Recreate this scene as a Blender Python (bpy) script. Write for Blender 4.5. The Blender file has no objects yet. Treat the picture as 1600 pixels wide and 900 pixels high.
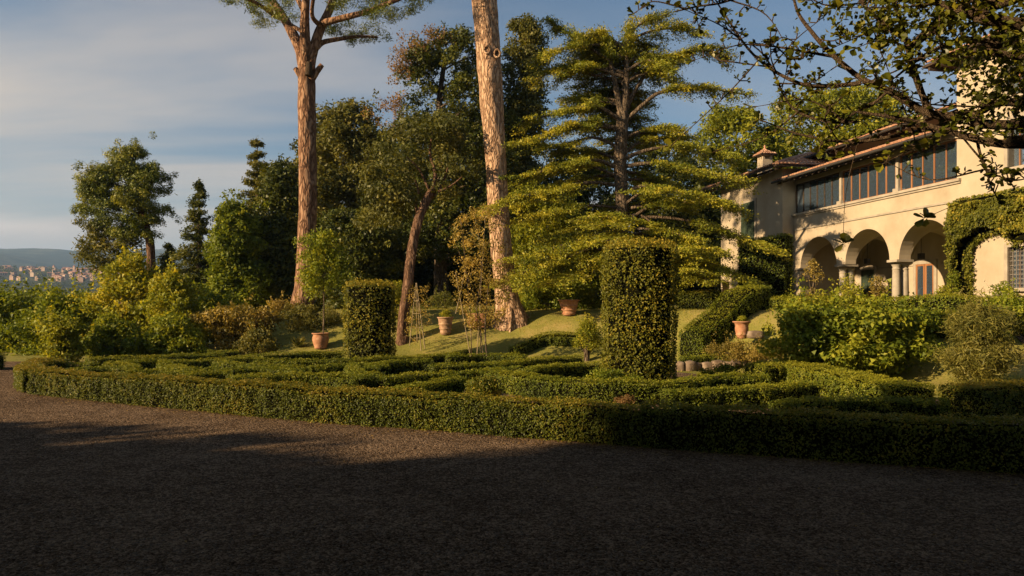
import bpy, math, random
import numpy as np
from mathutils import Vector, Matrix
R = math.radians
rng = np.random.default_rng(7)
random.seed(7)
scene = bpy.context.scene
COL = scene.collection

# ------------------------------------------------------------------ camera
FPX, HOR, CH = 1150.0, 480.0, 2.1          # focal length in pixels of a 1600 px wide frame, horizon row, eye height
cam_d = bpy.data.cameras.new('camera')
cam_d.sensor_width = 36.0
cam_d.lens = FPX / 1600 * 36
cam_d.shift_y = (HOR - 450) / 1600
cam_d.clip_start = 0.1
cam_d.clip_end = 20000
cam = bpy.data.objects.new('camera', cam_d)
cam.location = (0, 0, CH)
cam.rotation_euler = (R(90), 0, 0)
COL.objects.link(cam)
scene.camera = cam

# ------------------------------------------------------------------ light
SUN_EL, SUN_DIR = R(20), Vector((-.90, -.43, 0)).normalized()   # towards the sun
to_sun = Vector((SUN_DIR.x * math.cos(SUN_EL), SUN_DIR.y * math.cos(SUN_EL), math.sin(SUN_EL)))
sd = bpy.data.lights.new('sun', 'SUN')
sd.energy = 5.0
sd.angle = R(0.6)
sd.color = (1.0, .72, .42)
sun = bpy.data.objects.new('sun', sd)
sun.rotation_euler = to_sun.to_track_quat('Z', 'Y').to_euler()
COL.objects.link(sun)

w = bpy.data.worlds.new('World'); scene.world = w; w.use_nodes = True
nt = w.node_tree; nt.nodes.clear()
def N(nt, t, **k):
    n = nt.nodes.new(t)
    for a, b in k.items(): setattr(n, a, b)
    return n
sky = N(nt, 'ShaderNodeTexSky', sky_type='NISHITA', sun_disc=False)
sky.sun_elevation = SUN_EL
sky.sun_rotation = math.atan2(to_sun.x, to_sun.y)
sky.air_density = 1.0; sky.dust_density = 1.2; sky.ozone_density = 1.0
tc = N(nt, 'ShaderNodeTexCoord')
sep = N(nt, 'ShaderNodeSeparateXYZ'); nt.links.new(tc.outputs['Generated'], sep.inputs[0])
def M_(nt, op, a, b=None, c=None, clamp=False):
    n = N(nt, 'ShaderNodeMath', operation=op, use_clamp=clamp)
    for i, v in enumerate((a, b, c)):
        if v is None: continue
        if isinstance(v, (int, float)): n.inputs[i].default_value = v
        else: nt.links.new(v, n.inputs[i])
    return n.outputs[0]
zz = M_(nt, 'MAXIMUM', sep.outputs['Z'], 0.0)
den = M_(nt, 'ADD', zz, .12)
cx = M_(nt, 'DIVIDE', sep.outputs['X'], den); cy = M_(nt, 'DIVIDE', sep.outputs['Y'], den)
comb = N(nt, 'ShaderNodeCombineXYZ'); nt.links.new(cx, comb.inputs[0]); nt.links.new(cy, comb.inputs[1])
mp = N(nt, 'ShaderNodeMapping'); nt.links.new(comb.outputs[0], mp.inputs[0])
mp.inputs['Rotation'].default_value = (0, 0, R(38)); mp.inputs['Scale'].default_value = (.16, .55, 1)
mp.inputs['Location'].default_value = (.4, .3, 0)
n1 = N(nt, 'ShaderNodeTexNoise'); nt.links.new(mp.outputs[0], n1.inputs[0])
n1.inputs['Scale'].default_value = 1.1; n1.inputs['Detail'].default_value = 6; n1.inputs['Roughness'].default_value = .52; n1.inputs['Distortion'].default_value = .5
# cover grows towards the west (left) and towards the horizon
side = M_(nt, 'MULTIPLY_ADD', sep.outputs['X'], -.62, .0)
low = M_(nt, 'MULTIPLY_ADD', zz, -1.75, .66)
cov = M_(nt, 'ADD', side, low)
cs = M_(nt, 'ADD', M_(nt, 'MULTIPLY_ADD', n1.outputs[0], 4.6, -2.0), cov)
mr = N(nt, 'ShaderNodeMapRange', interpolation_type='SMOOTHSTEP'); nt.links.new(cs, mr.inputs[0])
mr.inputs[1].default_value = .15; mr.inputs[2].default_value = 1.15; mr.inputs[3].default_value = 0; mr.inputs[4].default_value = .97
# low bank of small cumulus above the hills
el = M_(nt, 'ARCTAN2', sep.outputs['Z'], M_(nt, 'POWER', M_(nt, 'ADD', M_(nt, 'POWER', sep.outputs['X'], 2.0), M_(nt, 'POWER', sep.outputs['Y'], 2.0)), .5))
az = M_(nt, 'ARCTAN2', sep.outputs['X'], sep.outputs['Y'])
cb = N(nt, 'ShaderNodeCombineXYZ'); nt.links.new(M_(nt, 'MULTIPLY', az, 9.0), cb.inputs[0]); nt.links.new(M_(nt, 'MULTIPLY', el, 26.0), cb.inputs[1])
n2 = N(nt, 'ShaderNodeTexNoise'); nt.links.new(cb.outputs[0], n2.inputs[0]); n2.inputs['Scale'].default_value = 1.6; n2.inputs['Detail'].default_value = 7; n2.inputs['Roughness'].default_value = .6
band = M_(nt, 'SUBTRACT', 1.0, M_(nt, 'ABSOLUTE', M_(nt, 'MULTIPLY', M_(nt, 'SUBTRACT', el, .091), 62.0)), clamp=True)
azm = M_(nt, 'SUBTRACT', 1.0, M_(nt, 'ABSOLUTE', M_(nt, 'MULTIPLY', M_(nt, 'ADD', az, .70), 4.5)), clamp=True)
cu = M_(nt, 'MULTIPLY', M_(nt, 'MULTIPLY', band, azm), M_(nt, 'MULTIPLY_ADD', n2.outputs[0], 5.0, -1.5, clamp=True), clamp=True)
mixc = N(nt, 'ShaderNodeMix', data_type='RGBA')
nt.links.new(mr.outputs[0], mixc.inputs[0])
skm = N(nt, 'ShaderNodeMix', data_type='RGBA', blend_type='MULTIPLY'); skm.inputs[0].default_value = 1
nt.links.new(sky.outputs[0], skm.inputs[6]); skm.inputs[7].default_value = (.80, .88, .93, 1)
nt.links.new(skm.outputs[2], mixc.inputs[6])
mixc.inputs[7].default_value = (6.0, 5.1, 4.3, 1)
mix2 = N(nt, 'ShaderNodeMix', data_type='RGBA')
nt.links.new(M_(nt, 'MULTIPLY', cu, .9), mix2.inputs[0]); nt.links.new(mixc.outputs[2], mix2.inputs[6]); mix2.inputs[7].default_value = (9.5, 7.6, 6.2, 1)
bg = N(nt, 'ShaderNodeBackground'); bg.inputs[1].default_value = .05
nt.links.new(mix2.outputs[2], bg.inputs[0])
wo = N(nt, 'ShaderNodeOutputWorld'); nt.links.new(bg.outputs[0], wo.inputs[0])

vs = scene.view_settings
vs.view_transform = 'Standard'; vs.look = 'None'; vs.exposure = 1.2; vs.gamma = 1.0
scene.cycles.max_bounces = 6; scene.cycles.diffuse_bounces = 3; scene.cycles.volume_bounces = 0
scene.cycles.transparent_max_bounces = 12

HAZE = 1.5e-4

# ------------------------------------------------------------------ numpy helpers
def hash3(i, j, k, seed):
    n = (i * 73856093) ^ (j * 19349663) ^ (k * 83492791) ^ (seed * 2654435 + 17)
    n = (n ^ (n >> 13)) * 1274126177
    n = n & 0x7fffffff
    n = (n ^ (n >> 16)) * 668265263 & 0x7fffffff
    return (n & 0xfffff) / float(0xfffff)
def vnoise(p, scale=1.0, seed=0):
    q = np.asarray(p, float) * scale
    i = np.floor(q).astype(np.int64); f = q - i; f = f * f * (3 - 2 * f)
    out = 0
    for dx in (0, 1):
        for dy in (0, 1):
            for dz in (0, 1):
                wgt = (f[..., 0] if dx else 1 - f[..., 0]) * (f[..., 1] if dy else 1 - f[..., 1]) * (f[..., 2] if dz else 1 - f[..., 2])
                out = out + wgt * hash3(i[..., 0] + dx, i[..., 1] + dy, i[..., 2] + dz, seed)
    return out * 2 - 1
def fbm(p, scale=1.0, oct=3, seed=0):
    s = 0; a = 1; t = 0
    for o in range(oct):
        s = s + a * vnoise(p, scale * 2 ** o, seed + o); t += a; a *= .5
    return s / t
def sstep(x): x = np.clip(x, 0, 1); return x * x * (3 - 2 * x)
def unit(v): return v / np.maximum(np.linalg.norm(v, axis=-1, keepdims=True), 1e-9)
def randdir(n):
    return unit(rng.normal(size=(n, 3)))

class MB:
    """collects vertices and polygons, then links them as ONE mesh object"""
    def __init__(s): s.v = []; s.f = []; s.n = 0
    def add(s, v, f, mat=0, rnd=.5, smooth=False):
        v = np.asarray(v, float).reshape(-1, 3); f = np.asarray(f, np.int64)
        if len(f) == 0: return s
        r = np.full(len(f), rnd, float) if np.isscalar(rnd) else np.asarray(rnd, float)
        s.v.append(v); s.f.append((f + s.n, mat, r, smooth)); s.n += len(v); return s
    def mesh(s, name, mats):
        me = bpy.data.meshes.new(name)
        V = np.concatenate(s.v) if s.v else np.zeros((0, 3))
        me.vertices.add(len(V)); me.vertices.foreach_set('co', V.ravel())
        tot = sum(len(f) for f, *_ in s.f); loops = sum(f.size for f, *_ in s.f)
        me.loops.add(loops); me.polygons.add(tot)
        me.loops.foreach_set('vertex_index', np.concatenate([f.ravel() for f, *_ in s.f]))
        lt = np.concatenate([np.full(len(f), f.shape[1]) for f, *_ in s.f])
        me.polygons.foreach_set('loop_start', np.concatenate([[0], np.cumsum(lt)[:-1]]))
        me.polygons.foreach_set('loop_total', lt)
        me.polygons.foreach_set('material_index', np.concatenate([np.full(len(f), m) for f, m, *_ in s.f]))
        me.polygons.foreach_set('use_smooth', np.concatenate([np.full(len(f), sm) for f, m, r, sm in s.f]))
        at = me.attributes.new('rnd', 'FLOAT', 'FACE'); at.data.foreach_set('value', np.concatenate([r for _, _, r, _ in s.f]))
        for m in (mats if isinstance(mats, (list, tuple)) else [mats]): me.materials.append(m)
        me.update(calc_edges=True); me.validate()
        return me
    def build(s, name, mats, parent=None, **props):
        o = bpy.data.objects.new(name, s.mesh(name, mats)); COL.objects.link(o)
        if parent: o.parent = parent
        for k, v in props.items(): o[k] = v
        return o

def thing(name, label, cat, loc=(0, 0, 0), rz=0, group=None):
    o = bpy.data.objects.new(name, None); COL.objects.link(o)
    o.empty_display_size = .3
    o.location = loc; o.rotation_euler = (0, 0, rz); o['label'] = label; o['category'] = cat
    if group: o['group'] = group
    return o
def tag(o, label, cat, group=None):
    o['label'] = label; o['category'] = cat
    if group: o['group'] = group
    return o

BOXF = np.array([[0, 3, 2, 1], [4, 5, 6, 7], [0, 1, 5, 4], [1, 2, 6, 5], [2, 3, 7, 6], [3, 0, 4, 7]])
def box(mb, x0, x1, y0, y1, z0, z1, mat=0, rnd=.5):
    v = [(x0, y0, z0), (x1, y0, z0), (x1, y1, z0), (x0, y1, z0), (x0, y0, z1), (x1, y0, z1), (x1, y1, z1), (x0, y1, z1)]
    return mb.add(v, BOXF, mat, rnd)
def spline(pts, n):
    """Catmull-Rom through pts, n samples per span"""
    p = np.asarray(pts, float)
    if len(p) < 3:
        t = np.linspace(0, 1, n * (len(p) - 1) + 1)[:, None]; return p[0] * (1 - t) + p[-1] * t
    P = np.vstack([2 * p[0] - p[1], p, 2 * p[-1] - p[-2]]); out = []
    for i in range(len(p) - 1):
        a, b, c, d = P[i:i + 4]
        t = np.linspace(0, 1, n, endpoint=False)[:, None]
        out.append(.5 * (2 * b + (c - a) * t + (2 * a - 5 * b + 4 * c - d) * t ** 2 + (-a + 3 * b - 3 * c + d) * t ** 3))
    out.append(p[-1:]); return np.vstack(out)
def tube(mb, pts, radii, sides=8, mat=0, rough=0., rs=6., sub=0, rnd=.5, lobes=0.):
    pts = np.asarray(pts, float); radii = np.asarray(radii, float)
    if sub:
        m = len(pts); pts = spline(pts, sub); radii = np.interp(np.linspace(0, m - 1, len(pts)), np.arange(m), radii)
    n = len(pts)
    T = unit(np.gradient(pts, axis=0))
    ref = np.array([0, 0, 1.]) if abs(T[:, 2]).mean() < .8 else np.array([0, 1., 0])
    A = unit(np.cross(T, ref)); B = np.cross(T, A)
    a = np.linspace(0, 2 * np.pi, sides, endpoint=False)
    ring = A[:, None] * np.cos(a)[None, :, None] + B[:, None] * np.sin(a)[None, :, None]
    rr = np.repeat(radii[:, None], sides, 1)
    if rough:
        p = pts[:, None] + ring * radii[:, None, None]
        q = p * np.array([rs, rs, rs * .28])
        nn = vnoise(q, 1, 3) * .6 + vnoise(q, 2.3, 5) * .4
        rr = rr * (1 + rough * nn + lobes * np.sin(a * 5 + 1)[None] * 1.0)
    v = pts[:, None] + ring * rr[..., None]
    i = np.arange(n - 1)[:, None] * sides; j = np.arange(sides)[None]; j2 = (j + 1) % sides
    f = np.stack([i + j, i + j2, i + sides + j2, i + sides + j], -1).reshape(-1, 4)
    mb.add(v, f, mat, rnd, True)
    if sides >= 3:
        k = n * sides
        mb.add(v[-1], [list(range(sides))], mat, rnd)
        mb.add(v[0], [list(range(sides))[::-1]], mat, rnd)
    return mb
def leaves(mb, C, Nn, size, rnd, aspect=.55, mat=0, tang=None, fold=.14):
    n = len(C)
    if n == 0: return
    size = np.broadcast_to(np.asarray(size, float), (n,))[:, None]
    Nn = unit(Nn)
    t = randdir(n) if tang is None else tang + randdir(n) * .35
    t = unit(t - Nn * (t * Nn).sum(1, keepdims=True)); b = np.cross(Nn, t)
    if float(size.mean()) > .095:      # far crowns: one triangle per leaf spray
        v = np.stack([C - t * size * .55, C + (t * .5 + b * aspect * .62) * size, C + (t * .5 - b * aspect * .62) * size], 1)
        mb.add(v, np.arange(n * 3).reshape(-1, 3), mat, np.clip(rnd, 0, 1)); return
    v = np.stack([C - t * size / 2, C + b * size * aspect / 2 + Nn * size * fold, C + t * size / 2, C - b * size * aspect / 2 + Nn * size * fold], 1)
    mb.add(v, np.arange(n * 4).reshape(-1, 4), mat, np.clip(rnd, 0, 1))
def clump(mb, cent, rad, per, size, aspect=.6, out=.7, up=.25, tint=None, mat=0, spread=.25, shell=.45):
    cent = np.asarray(cent, float); K = len(cent)
    rad = np.broadcast_to(np.asarray(rad, float), (K, 3))
    tint = rng.uniform(.25, .75, K) if tint is None else tint
    idx = np.repeat(np.arange(K), per); n = len(idx)
    d = randdir(n); r = rng.uniform(shell, 1, n) ** .7
    # small lumps inside the clump
    C = cent[idx] + d * rad[idx] * r[:, None]
    C = C + rng.normal(size=(n, 3)) * size * .4
    Nn = d * out + np.array([0, 0, up]) + randdir(n) * .75
    leaves(mb, C, Nn, size * rng.uniform(.6, 1.25, n), tint[idx] + rng.normal(size=n) * spread * .6, aspect, mat)

# ------------------------------------------------------------------ terrain
XF = [-60, -30, -8, 0, 5, 9, 13, 20, 60]; YFv = [29, 29, 28.6, 27.6, 25.8, 22, 18.8, 17.2, 17]
def T(X, Y):
    X = np.asarray(X, float); Y = np.asarray(Y, float)
    yf = np.interp(X, XF, YFv)
    s = sstep((Y - yf) / 6.5)
    m = sstep((X + 17) / 9)
    z = 2.0 * s * m
    z = z + .035 * np.clip(Y - 38, 0, 60) * m
    r = np.hypot(X, Y); u = X / np.maximum(Y, 1.)
    left = 1 - sstep((u + .5) / .2)
    left = np.where(Y > 5, left, 0)
    z = z - 14 * sstep((Y - 32) / 90) * left
    far = np.interp(r, [140, 400, 900, 1500, 1900, 2600, 4200, 5200, 6400], [-14, -10, 12, 64, 86, 130, 318, 330, 200])
    ph = np.arctan2(X, Y)
    ridge = 1 + .16 * np.sin(ph * 5.3 + .6) + .05 * np.sin(ph * 17 + 2) + .03 * np.sin(ph * 41)
    hf = sstep((r - 1900) / 1500)
    far = far * (1 - hf) + far * ridge * hf
    bl = sstep((r - 120) / 130)
    return z * (1 - bl) + far * bl
def Tz(x, y): return float(T(x, y))
def P(px, py, Y): return np.array([(px - 800) / FPX * Y, Y, CH + (HOR - py) / FPX * Y])
def G(px, py, z=0.):
    Y = (CH - z) * FPX / (py - HOR); return np.array([(px - 800) / FPX * Y, Y, z])
def on_ground(px, py):
    k = (px - 800) / FPX; s = (HOR - py) / FPX
    for Y in np.arange(5, 80, .05):
        if CH + s * Y <= Tz(k * Y, Y): return np.array([k * Y, Y, Tz(k * Y, Y)])
    return np.array([k * 45, 45, Tz(k * 45, 45)])

# ------------------------------------------------------------------ materials
def new_mat(name):
    m = bpy.data.materials.new(name); m.use_nodes = True; t = m.node_tree; t.nodes.clear()
    o = N(t, 'ShaderNodeOutputMaterial'); return m, t, o
def ramp(t, fac, stops):
    r = N(t, 'ShaderNodeValToRGB'); t.links.new(fac, r.inputs[0]); e = r.color_ramp.elements
    while len(e) < len(stops): e.new(.5)
    for k, (p, c) in enumerate(stops): e[k].position = p; e[k].color = (*c, 1)
    return r.outputs[0]
def noise(t, scale, detail=4, rough=.55, coord=None, dist=0., vec_scale=None):
    n = N(t, 'ShaderNodeTexNoise'); n.inputs['Scale'].default_value = scale; n.inputs['Detail'].default_value = detail
    n.inputs['Roughness'].default_value = rough; n.inputs['Distortion'].default_value = dist
    if coord is None:
        g = N(t, 'ShaderNodeNewGeometry'); coord = g.outputs['Position']
    if vec_scale:
        mpp = N(t, 'ShaderNodeMapping'); t.links.new(coord, mpp.inputs[0]); mpp.inputs['Scale'].default_value = vec_scale; coord = mpp.outputs[0]
    t.links.new(coord, n.inputs['Vector']); return n.outputs[0]
def leaf_mat(name, dark, mid, light, trans=.3, rough=.45, spec=.35, patch=.35, pscale=.7):
    trans = min(trans + .1, .42)
    m, t, o = new_mat(name)
    dark, mid, light = [tuple(v * q for v, q in zip(c, (1.85, 1.85, 1.0))) for c in (dark, mid, light)]
    a = N(t, 'ShaderNodeAttribute', attribute_name='rnd')
    nz = noise(t, pscale, 2)
    f = M_(t, 'ADD', a.outputs['Fac'], M_(t, 'MULTIPLY_ADD', nz, patch * 2, -patch), clamp=True)
    c = ramp(t, f, [(0, dark), (.5, mid), (1, light)])
    p = N(t, 'ShaderNodeBsdfPrincipled'); t.links.new(c, p.inputs['Base Color'])
    p.inputs['Roughness'].default_value = rough; p.inputs['Specular IOR Level'].default_value = spec
    tr = N(t, 'ShaderNodeBsdfTranslucent'); mx = N(t, 'ShaderNodeMix', data_type='RGBA', blend_type='MULTIPLY'); mx.inputs[0].default_value = 1
    t.links.new(c, mx.inputs[6]); mx.inputs[7].default_value = (1.25, 1.1, .45, 1); t.links.new(mx.outputs[2], tr.inputs[0])
    s = N(t, 'ShaderNodeMixShader'); s.inputs[0].default_value = trans
    t.links.new(p.outputs[0], s.inputs[1]); t.links.new(tr.outputs[0], s.inputs[2]); t.links.new(s.outputs[0], o.inputs[0])
    return m
def solid(name, stops, scale=6., detail=5, rough=.8, bump=.0, bscale=40., vec_scale=None, metallic=0., spec=.3, bdist=.02):
    m, t, o = new_mat(name)
    c = ramp(t, noise(t, scale, detail, .6, vec_scale=vec_scale), stops)
    p = N(t, 'ShaderNodeBsdfPrincipled'); t.links.new(c, p.inputs['Base Color']); p.inputs['Roughness'].default_value = rough
    p.inputs['Metallic'].default_value = metallic; p.inputs['Specular IOR Level'].default_value = spec
    if bump:
        b = N(t, 'ShaderNodeBump'); b.inputs['Strength'].default_value = bump; b.inputs['Distance'].default_value = bdist
        t.links.new(noise(t, bscale, 5, .65, vec_scale=vec_scale), b.inputs['Height']); t.links.new(b.outputs[0], p.inputs['Normal'])
    t.links.new(p.outputs[0], o.inputs[0]); return m

BOX = leaf_mat('box_leaf', (.022, .032, .007), (.075, .088, .014), (.19, .135, .025), .22, .5, .3)
BOXG = leaf_mat('green_box_leaf', (.022, .034, .007), (.075, .095, .013), (.155, .15, .02), .22, .5, .3)
BOXCORE = solid('core_shade', [(.3, (.004, .0045, .002)), (.7, (.010, .010, .005))], 30, rough=1, bump=.3, bscale=45, spec=.0)  # near-black filler: the shade inside the foliage is put into its colour
TOPI = leaf_mat('topiary_leaf', (.03, .036, .008), (.085, .088, .016), (.21, .16, .03), .2, .5, .22)
BROAD = leaf_mat('broad_leaf', (.03, .045, .008), (.09, .115, .018), (.20, .20, .035), .35, .5, .2)
YELL = leaf_mat('yellow_leaf', (.06, .075, .012), (.15, .16, .025), (.30, .25, .05), .35, .5, .18)
OLIVE = leaf_mat('olive_leaf', (.030, .036, .013), (.07, .072, .025), (.135, .12, .045), .25, .55, .3)
DARKL = leaf_mat('evergreen_leaf', (.012, .020, .007), (.041, .051, .013), (.10, .098, .022), .2, .5, .3)
PINE = leaf_mat('pine_needle', (.024, .036, .012), (.075, .092, .02), (.17, .16, .03), .15, .5, .3)
CEDAR = leaf_mat('cedar_needle', (.030, .045, .012), (.115, .13, .022), (.26, .225, .035), .2, .5, .3)
RUST = leaf_mat('rust_leaf', (.07, .042, .03), (.135, .082, .062), (.21, .14, .11), .3, .6, .2)
ROSEL = leaf_mat('rose_leaf', (.07, .06, .02), (.17, .13, .05), (.33, .24, .12), .3, .5, .3)
FORE = leaf_mat('obovate_leaf', (.018, .023, .005), (.052, .06, .009), (.12, .105, .015), .22, .4, .4)
def bark(name, c0, c1, c2, sc=5., vs=(1, 1, .30), bump=.9):
    m, t, o = new_mat(name)
    g = N(t, 'ShaderNodeNewGeometry'); mpp = N(t, 'ShaderNodeMapping'); t.links.new(g.outputs['Position'], mpp.inputs[0]); mpp.inputs['Scale'].default_value = vs
    v = N(t, 'ShaderNodeTexVoronoi', feature='DISTANCE_TO_EDGE'); v.inputs['Scale'].default_value = sc
    wn = N(t, 'ShaderNodeTexNoise'); wn.inputs['Scale'].default_value = sc; t.links.new(mpp.outputs[0], wn.inputs['Vector'])
    ad = N(t, 'ShaderNodeMix', data_type='RGBA', blend_type='ADD'); ad.inputs[0].default_value = .35; t.links.new(mpp.outputs[0], ad.inputs[6]); t.links.new(wn.outputs['Color'], ad.inputs[7])
    t.links.new(ad.outputs[2], v.inputs['Vector'])
    edge = M_(t, 'MULTIPLY', v.outputs['Distance'], 4.5, clamp=True)
    nz = noise(t, sc * 2.5, 6, .65, mpp.outputs[0])
    h = M_(t, 'MULTIPLY', edge, M_(t, 'MULTIPLY_ADD', nz, .7, .45))
    c = ramp(t, M_(t, 'ADD', M_(t, 'MULTIPLY', edge, .42), M_(t, 'MULTIPLY', nz, .62), clamp=True), [(.2, c0), (.55, c1), (.9, c2)])
    p = N(t, 'ShaderNodeBsdfPrincipled'); t.links.new(c, p.inputs['Base Color']); p.inputs['Roughness'].default_value = .9; p.inputs['Specular IOR Level'].default_value = .15
    b = N(t, 'ShaderNodeBump'); b.inputs['Strength'].default_value = bump; b.inputs['Distance'].default_value = .07; t.links.new(h, b.inputs['Height']); t.links.new(b.outputs[0], p.inputs['Normal'])
    t.links.new(p.outputs[0], o.inputs[0]); return m
PBARK = bark('pine_bark', (.05, .027, .016), (.225, .122, .07), (.41, .27, .17))
PBARK2 = bark('pale_pine_bark', (.10, .055, .032), (.38, .24, .145), (.58, .41, .27), 6)
BARK = bark('grey_bark', (.05, .038, .025), (.12, .09, .06), (.22, .17, .12), 7)
REDBARK = bark('red_bark', (.06, .03, .018), (.15, .085, .05), (.27, .17, .11), 9, (1, 1, .08))
DKBARK = bark('dark_bark', (.03, .022, .014), (.075, .052, .032), (.14, .10, .06), 22, (1, 1, .6), .6)
STICK = solid('pale_stake', [(.3, (.16, .12, .06)), (.7, (.32, .26, .15))], 8, rough=.8)

# ------------------------------------------------------------------ ground
def region_mat(name, stops, fine, bump, bs, bd=.02):
    m, t, o = new_mat(name)
    g = N(t, 'ShaderNodeNewGeometry')
    a = noise(t, fine, 6, .7); bnz = noise(t, .35, 4, .6); mid = noise(t, 2.2, 5, .65)
    v = N(t, 'ShaderNodeTexVoronoi'); v.inputs['Scale'].default_value = bs; t.links.new(g.outputs['Position'], v.inputs['Vector'])
    v2 = N(t, 'ShaderNodeTexVoronoi'); v2.inputs['Scale'].default_value = bs * .42; t.links.new(g.outputs['Position'], v2.inputs['Vector'])
    sp = N(t, 'ShaderNodeSeparateColor'); t.links.new(v.outputs['Color'], sp.inputs[0])
    sp2 = N(t, 'ShaderNodeSeparateColor'); t.links.new(v2.outputs['Color'], sp2.inputs[0])
    grain = M_(t, 'ADD', M_(t, 'MULTIPLY', sp.outputs[0], .22), M_(t, 'MULTIPLY', sp2.outputs[0], .14))
    f = M_(t, 'ADD', M_(t, 'ADD', M_(t, 'MULTIPLY', a, .25), grain), M_(t, 'ADD', M_(t, 'MULTIPLY', bnz, .22), M_(t, 'MULTIPLY', mid, .2)))
    c = ramp(t, f, stops)
    p = N(t, 'ShaderNodeBsdfPrincipled'); t.links.new(c, p.inputs['Base Color']); p.inputs['Roughness'].default_value = 1; p.inputs['Specular IOR Level'].default_value = 0
    b = N(t, 'ShaderNodeBump'); b.inputs['Strength'].default_value = bump; b.inputs['Distance'].default_value = bd
    h = M_(t, 'SUBTRACT', M_(t, 'MULTIPLY', mid, 1.2), M_(t, 'ADD', v.outputs['Distance'], M_(t, 'MULTIPLY', v2.outputs['Distance'], 1.4))); t.links.new(h, b.inputs['Height']); t.links.new(b.outputs[0], p.inputs['Normal'])
    t.links.new(p.outputs[0], o.inputs[0]); return m
GRAVEL = region_mat('gravel', [(.30, (.022, .0145, .009)), (.48, (.108, .074, .048)), (.68, (.34, .245, .165))], 50, 1.0, 56, .038)
# terrain: lawn near, field and woodland greens far
m, t, o = new_mat('land')
g = N(t, 'ShaderNodeNewGeometry')
ln = N(t, 'ShaderNodeVectorMath', operation='LENGTH'); t.links.new(g.outputs['Position'], ln.inputs[0])
lawn = ramp(t, M_(t, 'ADD', M_(t, 'MULTIPLY', noise(t, 18, 5, .7), .5), M_(t, 'MULTIPLY', noise(t, .8, 4, .6), .5)), [(.33, (.12, .125, .026)), (.5, (.21, .20, .045)), (.6, (.30, .24, .08)), (.72, (.36, .26, .12))])
far = ramp(t, noise(t, .006, 8, .7), [(.35, (.02, .03, .015)), (.5, (.045, .055, .025)), (.62, (.10, .10, .05)), (.75, (.16, .14, .08))])
mx = N(t, 'ShaderNodeMix', data_type='RGBA')
t.links.new(M_(t, 'MULTIPLY_ADD', ln.outputs['Value'], 1 / 60, -2.0, clamp=True), mx.inputs[0]); t.links.new(lawn, mx.inputs[6]); t.links.new(far, mx.inputs[7])
p = N(t, 'ShaderNodeBsdfPrincipled'); t.links.new(mx.outputs[2], p.inputs['Base Color']); p.inputs['Roughness'].default_value = .95; p.inputs['Specular IOR Level'].default_value = .1
b = N(t, 'ShaderNodeBump'); b.inputs['Strength'].default_value = .6; b.inputs['Distance'].default_value = .04
t.links.new(noise(t, 25, 4, .7), b.inputs['Height']); t.links.new(b.outputs[0], p.inputs['Normal']); t.links.new(p.outputs[0], o.inputs[0])
LAND = m
rr = np.concatenate([np.arange(0, 52, .6), np.geomspace(52.6, 6400, 80)])
aa = np.unique(np.concatenate([np.linspace(-180, -42, 40), np.arange(-42, 42.1, .75), np.linspace(42, 180, 40)])) * np.pi / 180
aa = aa[:-1]
RRm, AAm = np.meshgrid(rr, aa, indexing='ij')
X = RRm * np.sin(AAm); Y = RRm * np.cos(AAm); Z = T(X, Y)
Z += np.where(RRm > 60, vnoise(np.stack([X, Y, 0 * X], -1), 1 / 90., 9) * np.clip(RRm / 400, 0, 1) * 5 + vnoise(np.stack([X, Y, 0 * X], -1), 1 / 480., 9) * np.clip(RRm / 1400 - 1, 0, 1) * 34, 0)
na = len(aa); i = np.arange(len(rr) - 1)[:, None] * na; j = np.arange(na)[None]; j2 = (j + 1) % na
f = np.stack([i + j, i + na + j, i + na + j2, i + j2], -1).reshape(-1, 4)
MB().add(np.stack([X, Y, Z], -1), f, 0, .5, True).build('terrain', LAND, kind='structure')

def in_poly(x, y, poly):
    c = np.zeros(np.shape(x), bool); n = len(poly)
    for a in range(n):
        x1, y1 = poly[a]; x2, y2 = poly[(a + 1) % n]
        if y1 == y2: continue
        c ^= ((y1 > y) != (y2 > y)) & (x < (x2 - x1) * (y - y1) / (y2 - y1) + x1)
    return c
GP = [(-70, -50), (45, -50), (45, 12), (13, 14), (9.2, 17.6), (7.2, 21), (4.5, 25), (0, 27), (-8, 28.2), (-30, 28.6), (-70, 28.6)]
MB().add([(x, y, .006) for x, y in GP], [list(range(len(GP)))]).build('gravel_drive', GRAVEL, kind='structure')
# sandy path on the right, climbing past the shrubs
pp = [G(1700, 585, .35), G(1600, 572, .5), G(1560, 560, .75)]
pv = []
for a in np.linspace(0, 1, 14):
    c = np.array([15.5, 17.2]) * (1 - a) + np.array([17.0, 25.5]) * a
    for s in (-1.3, 0, 1.3): pv.append((c[0] + s, c[1], Tz(c[0] + s, c[1]) + .03))
i = np.arange(13)[:, None] * 3; j = np.arange(2)[None]
MB().add(pv, np.stack([i + j, i + j + 1, i + j + 4, i + j + 3], -1).reshape(-1, 4), smooth=True).build('sandy_path', GRAVEL, kind='structure')

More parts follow.
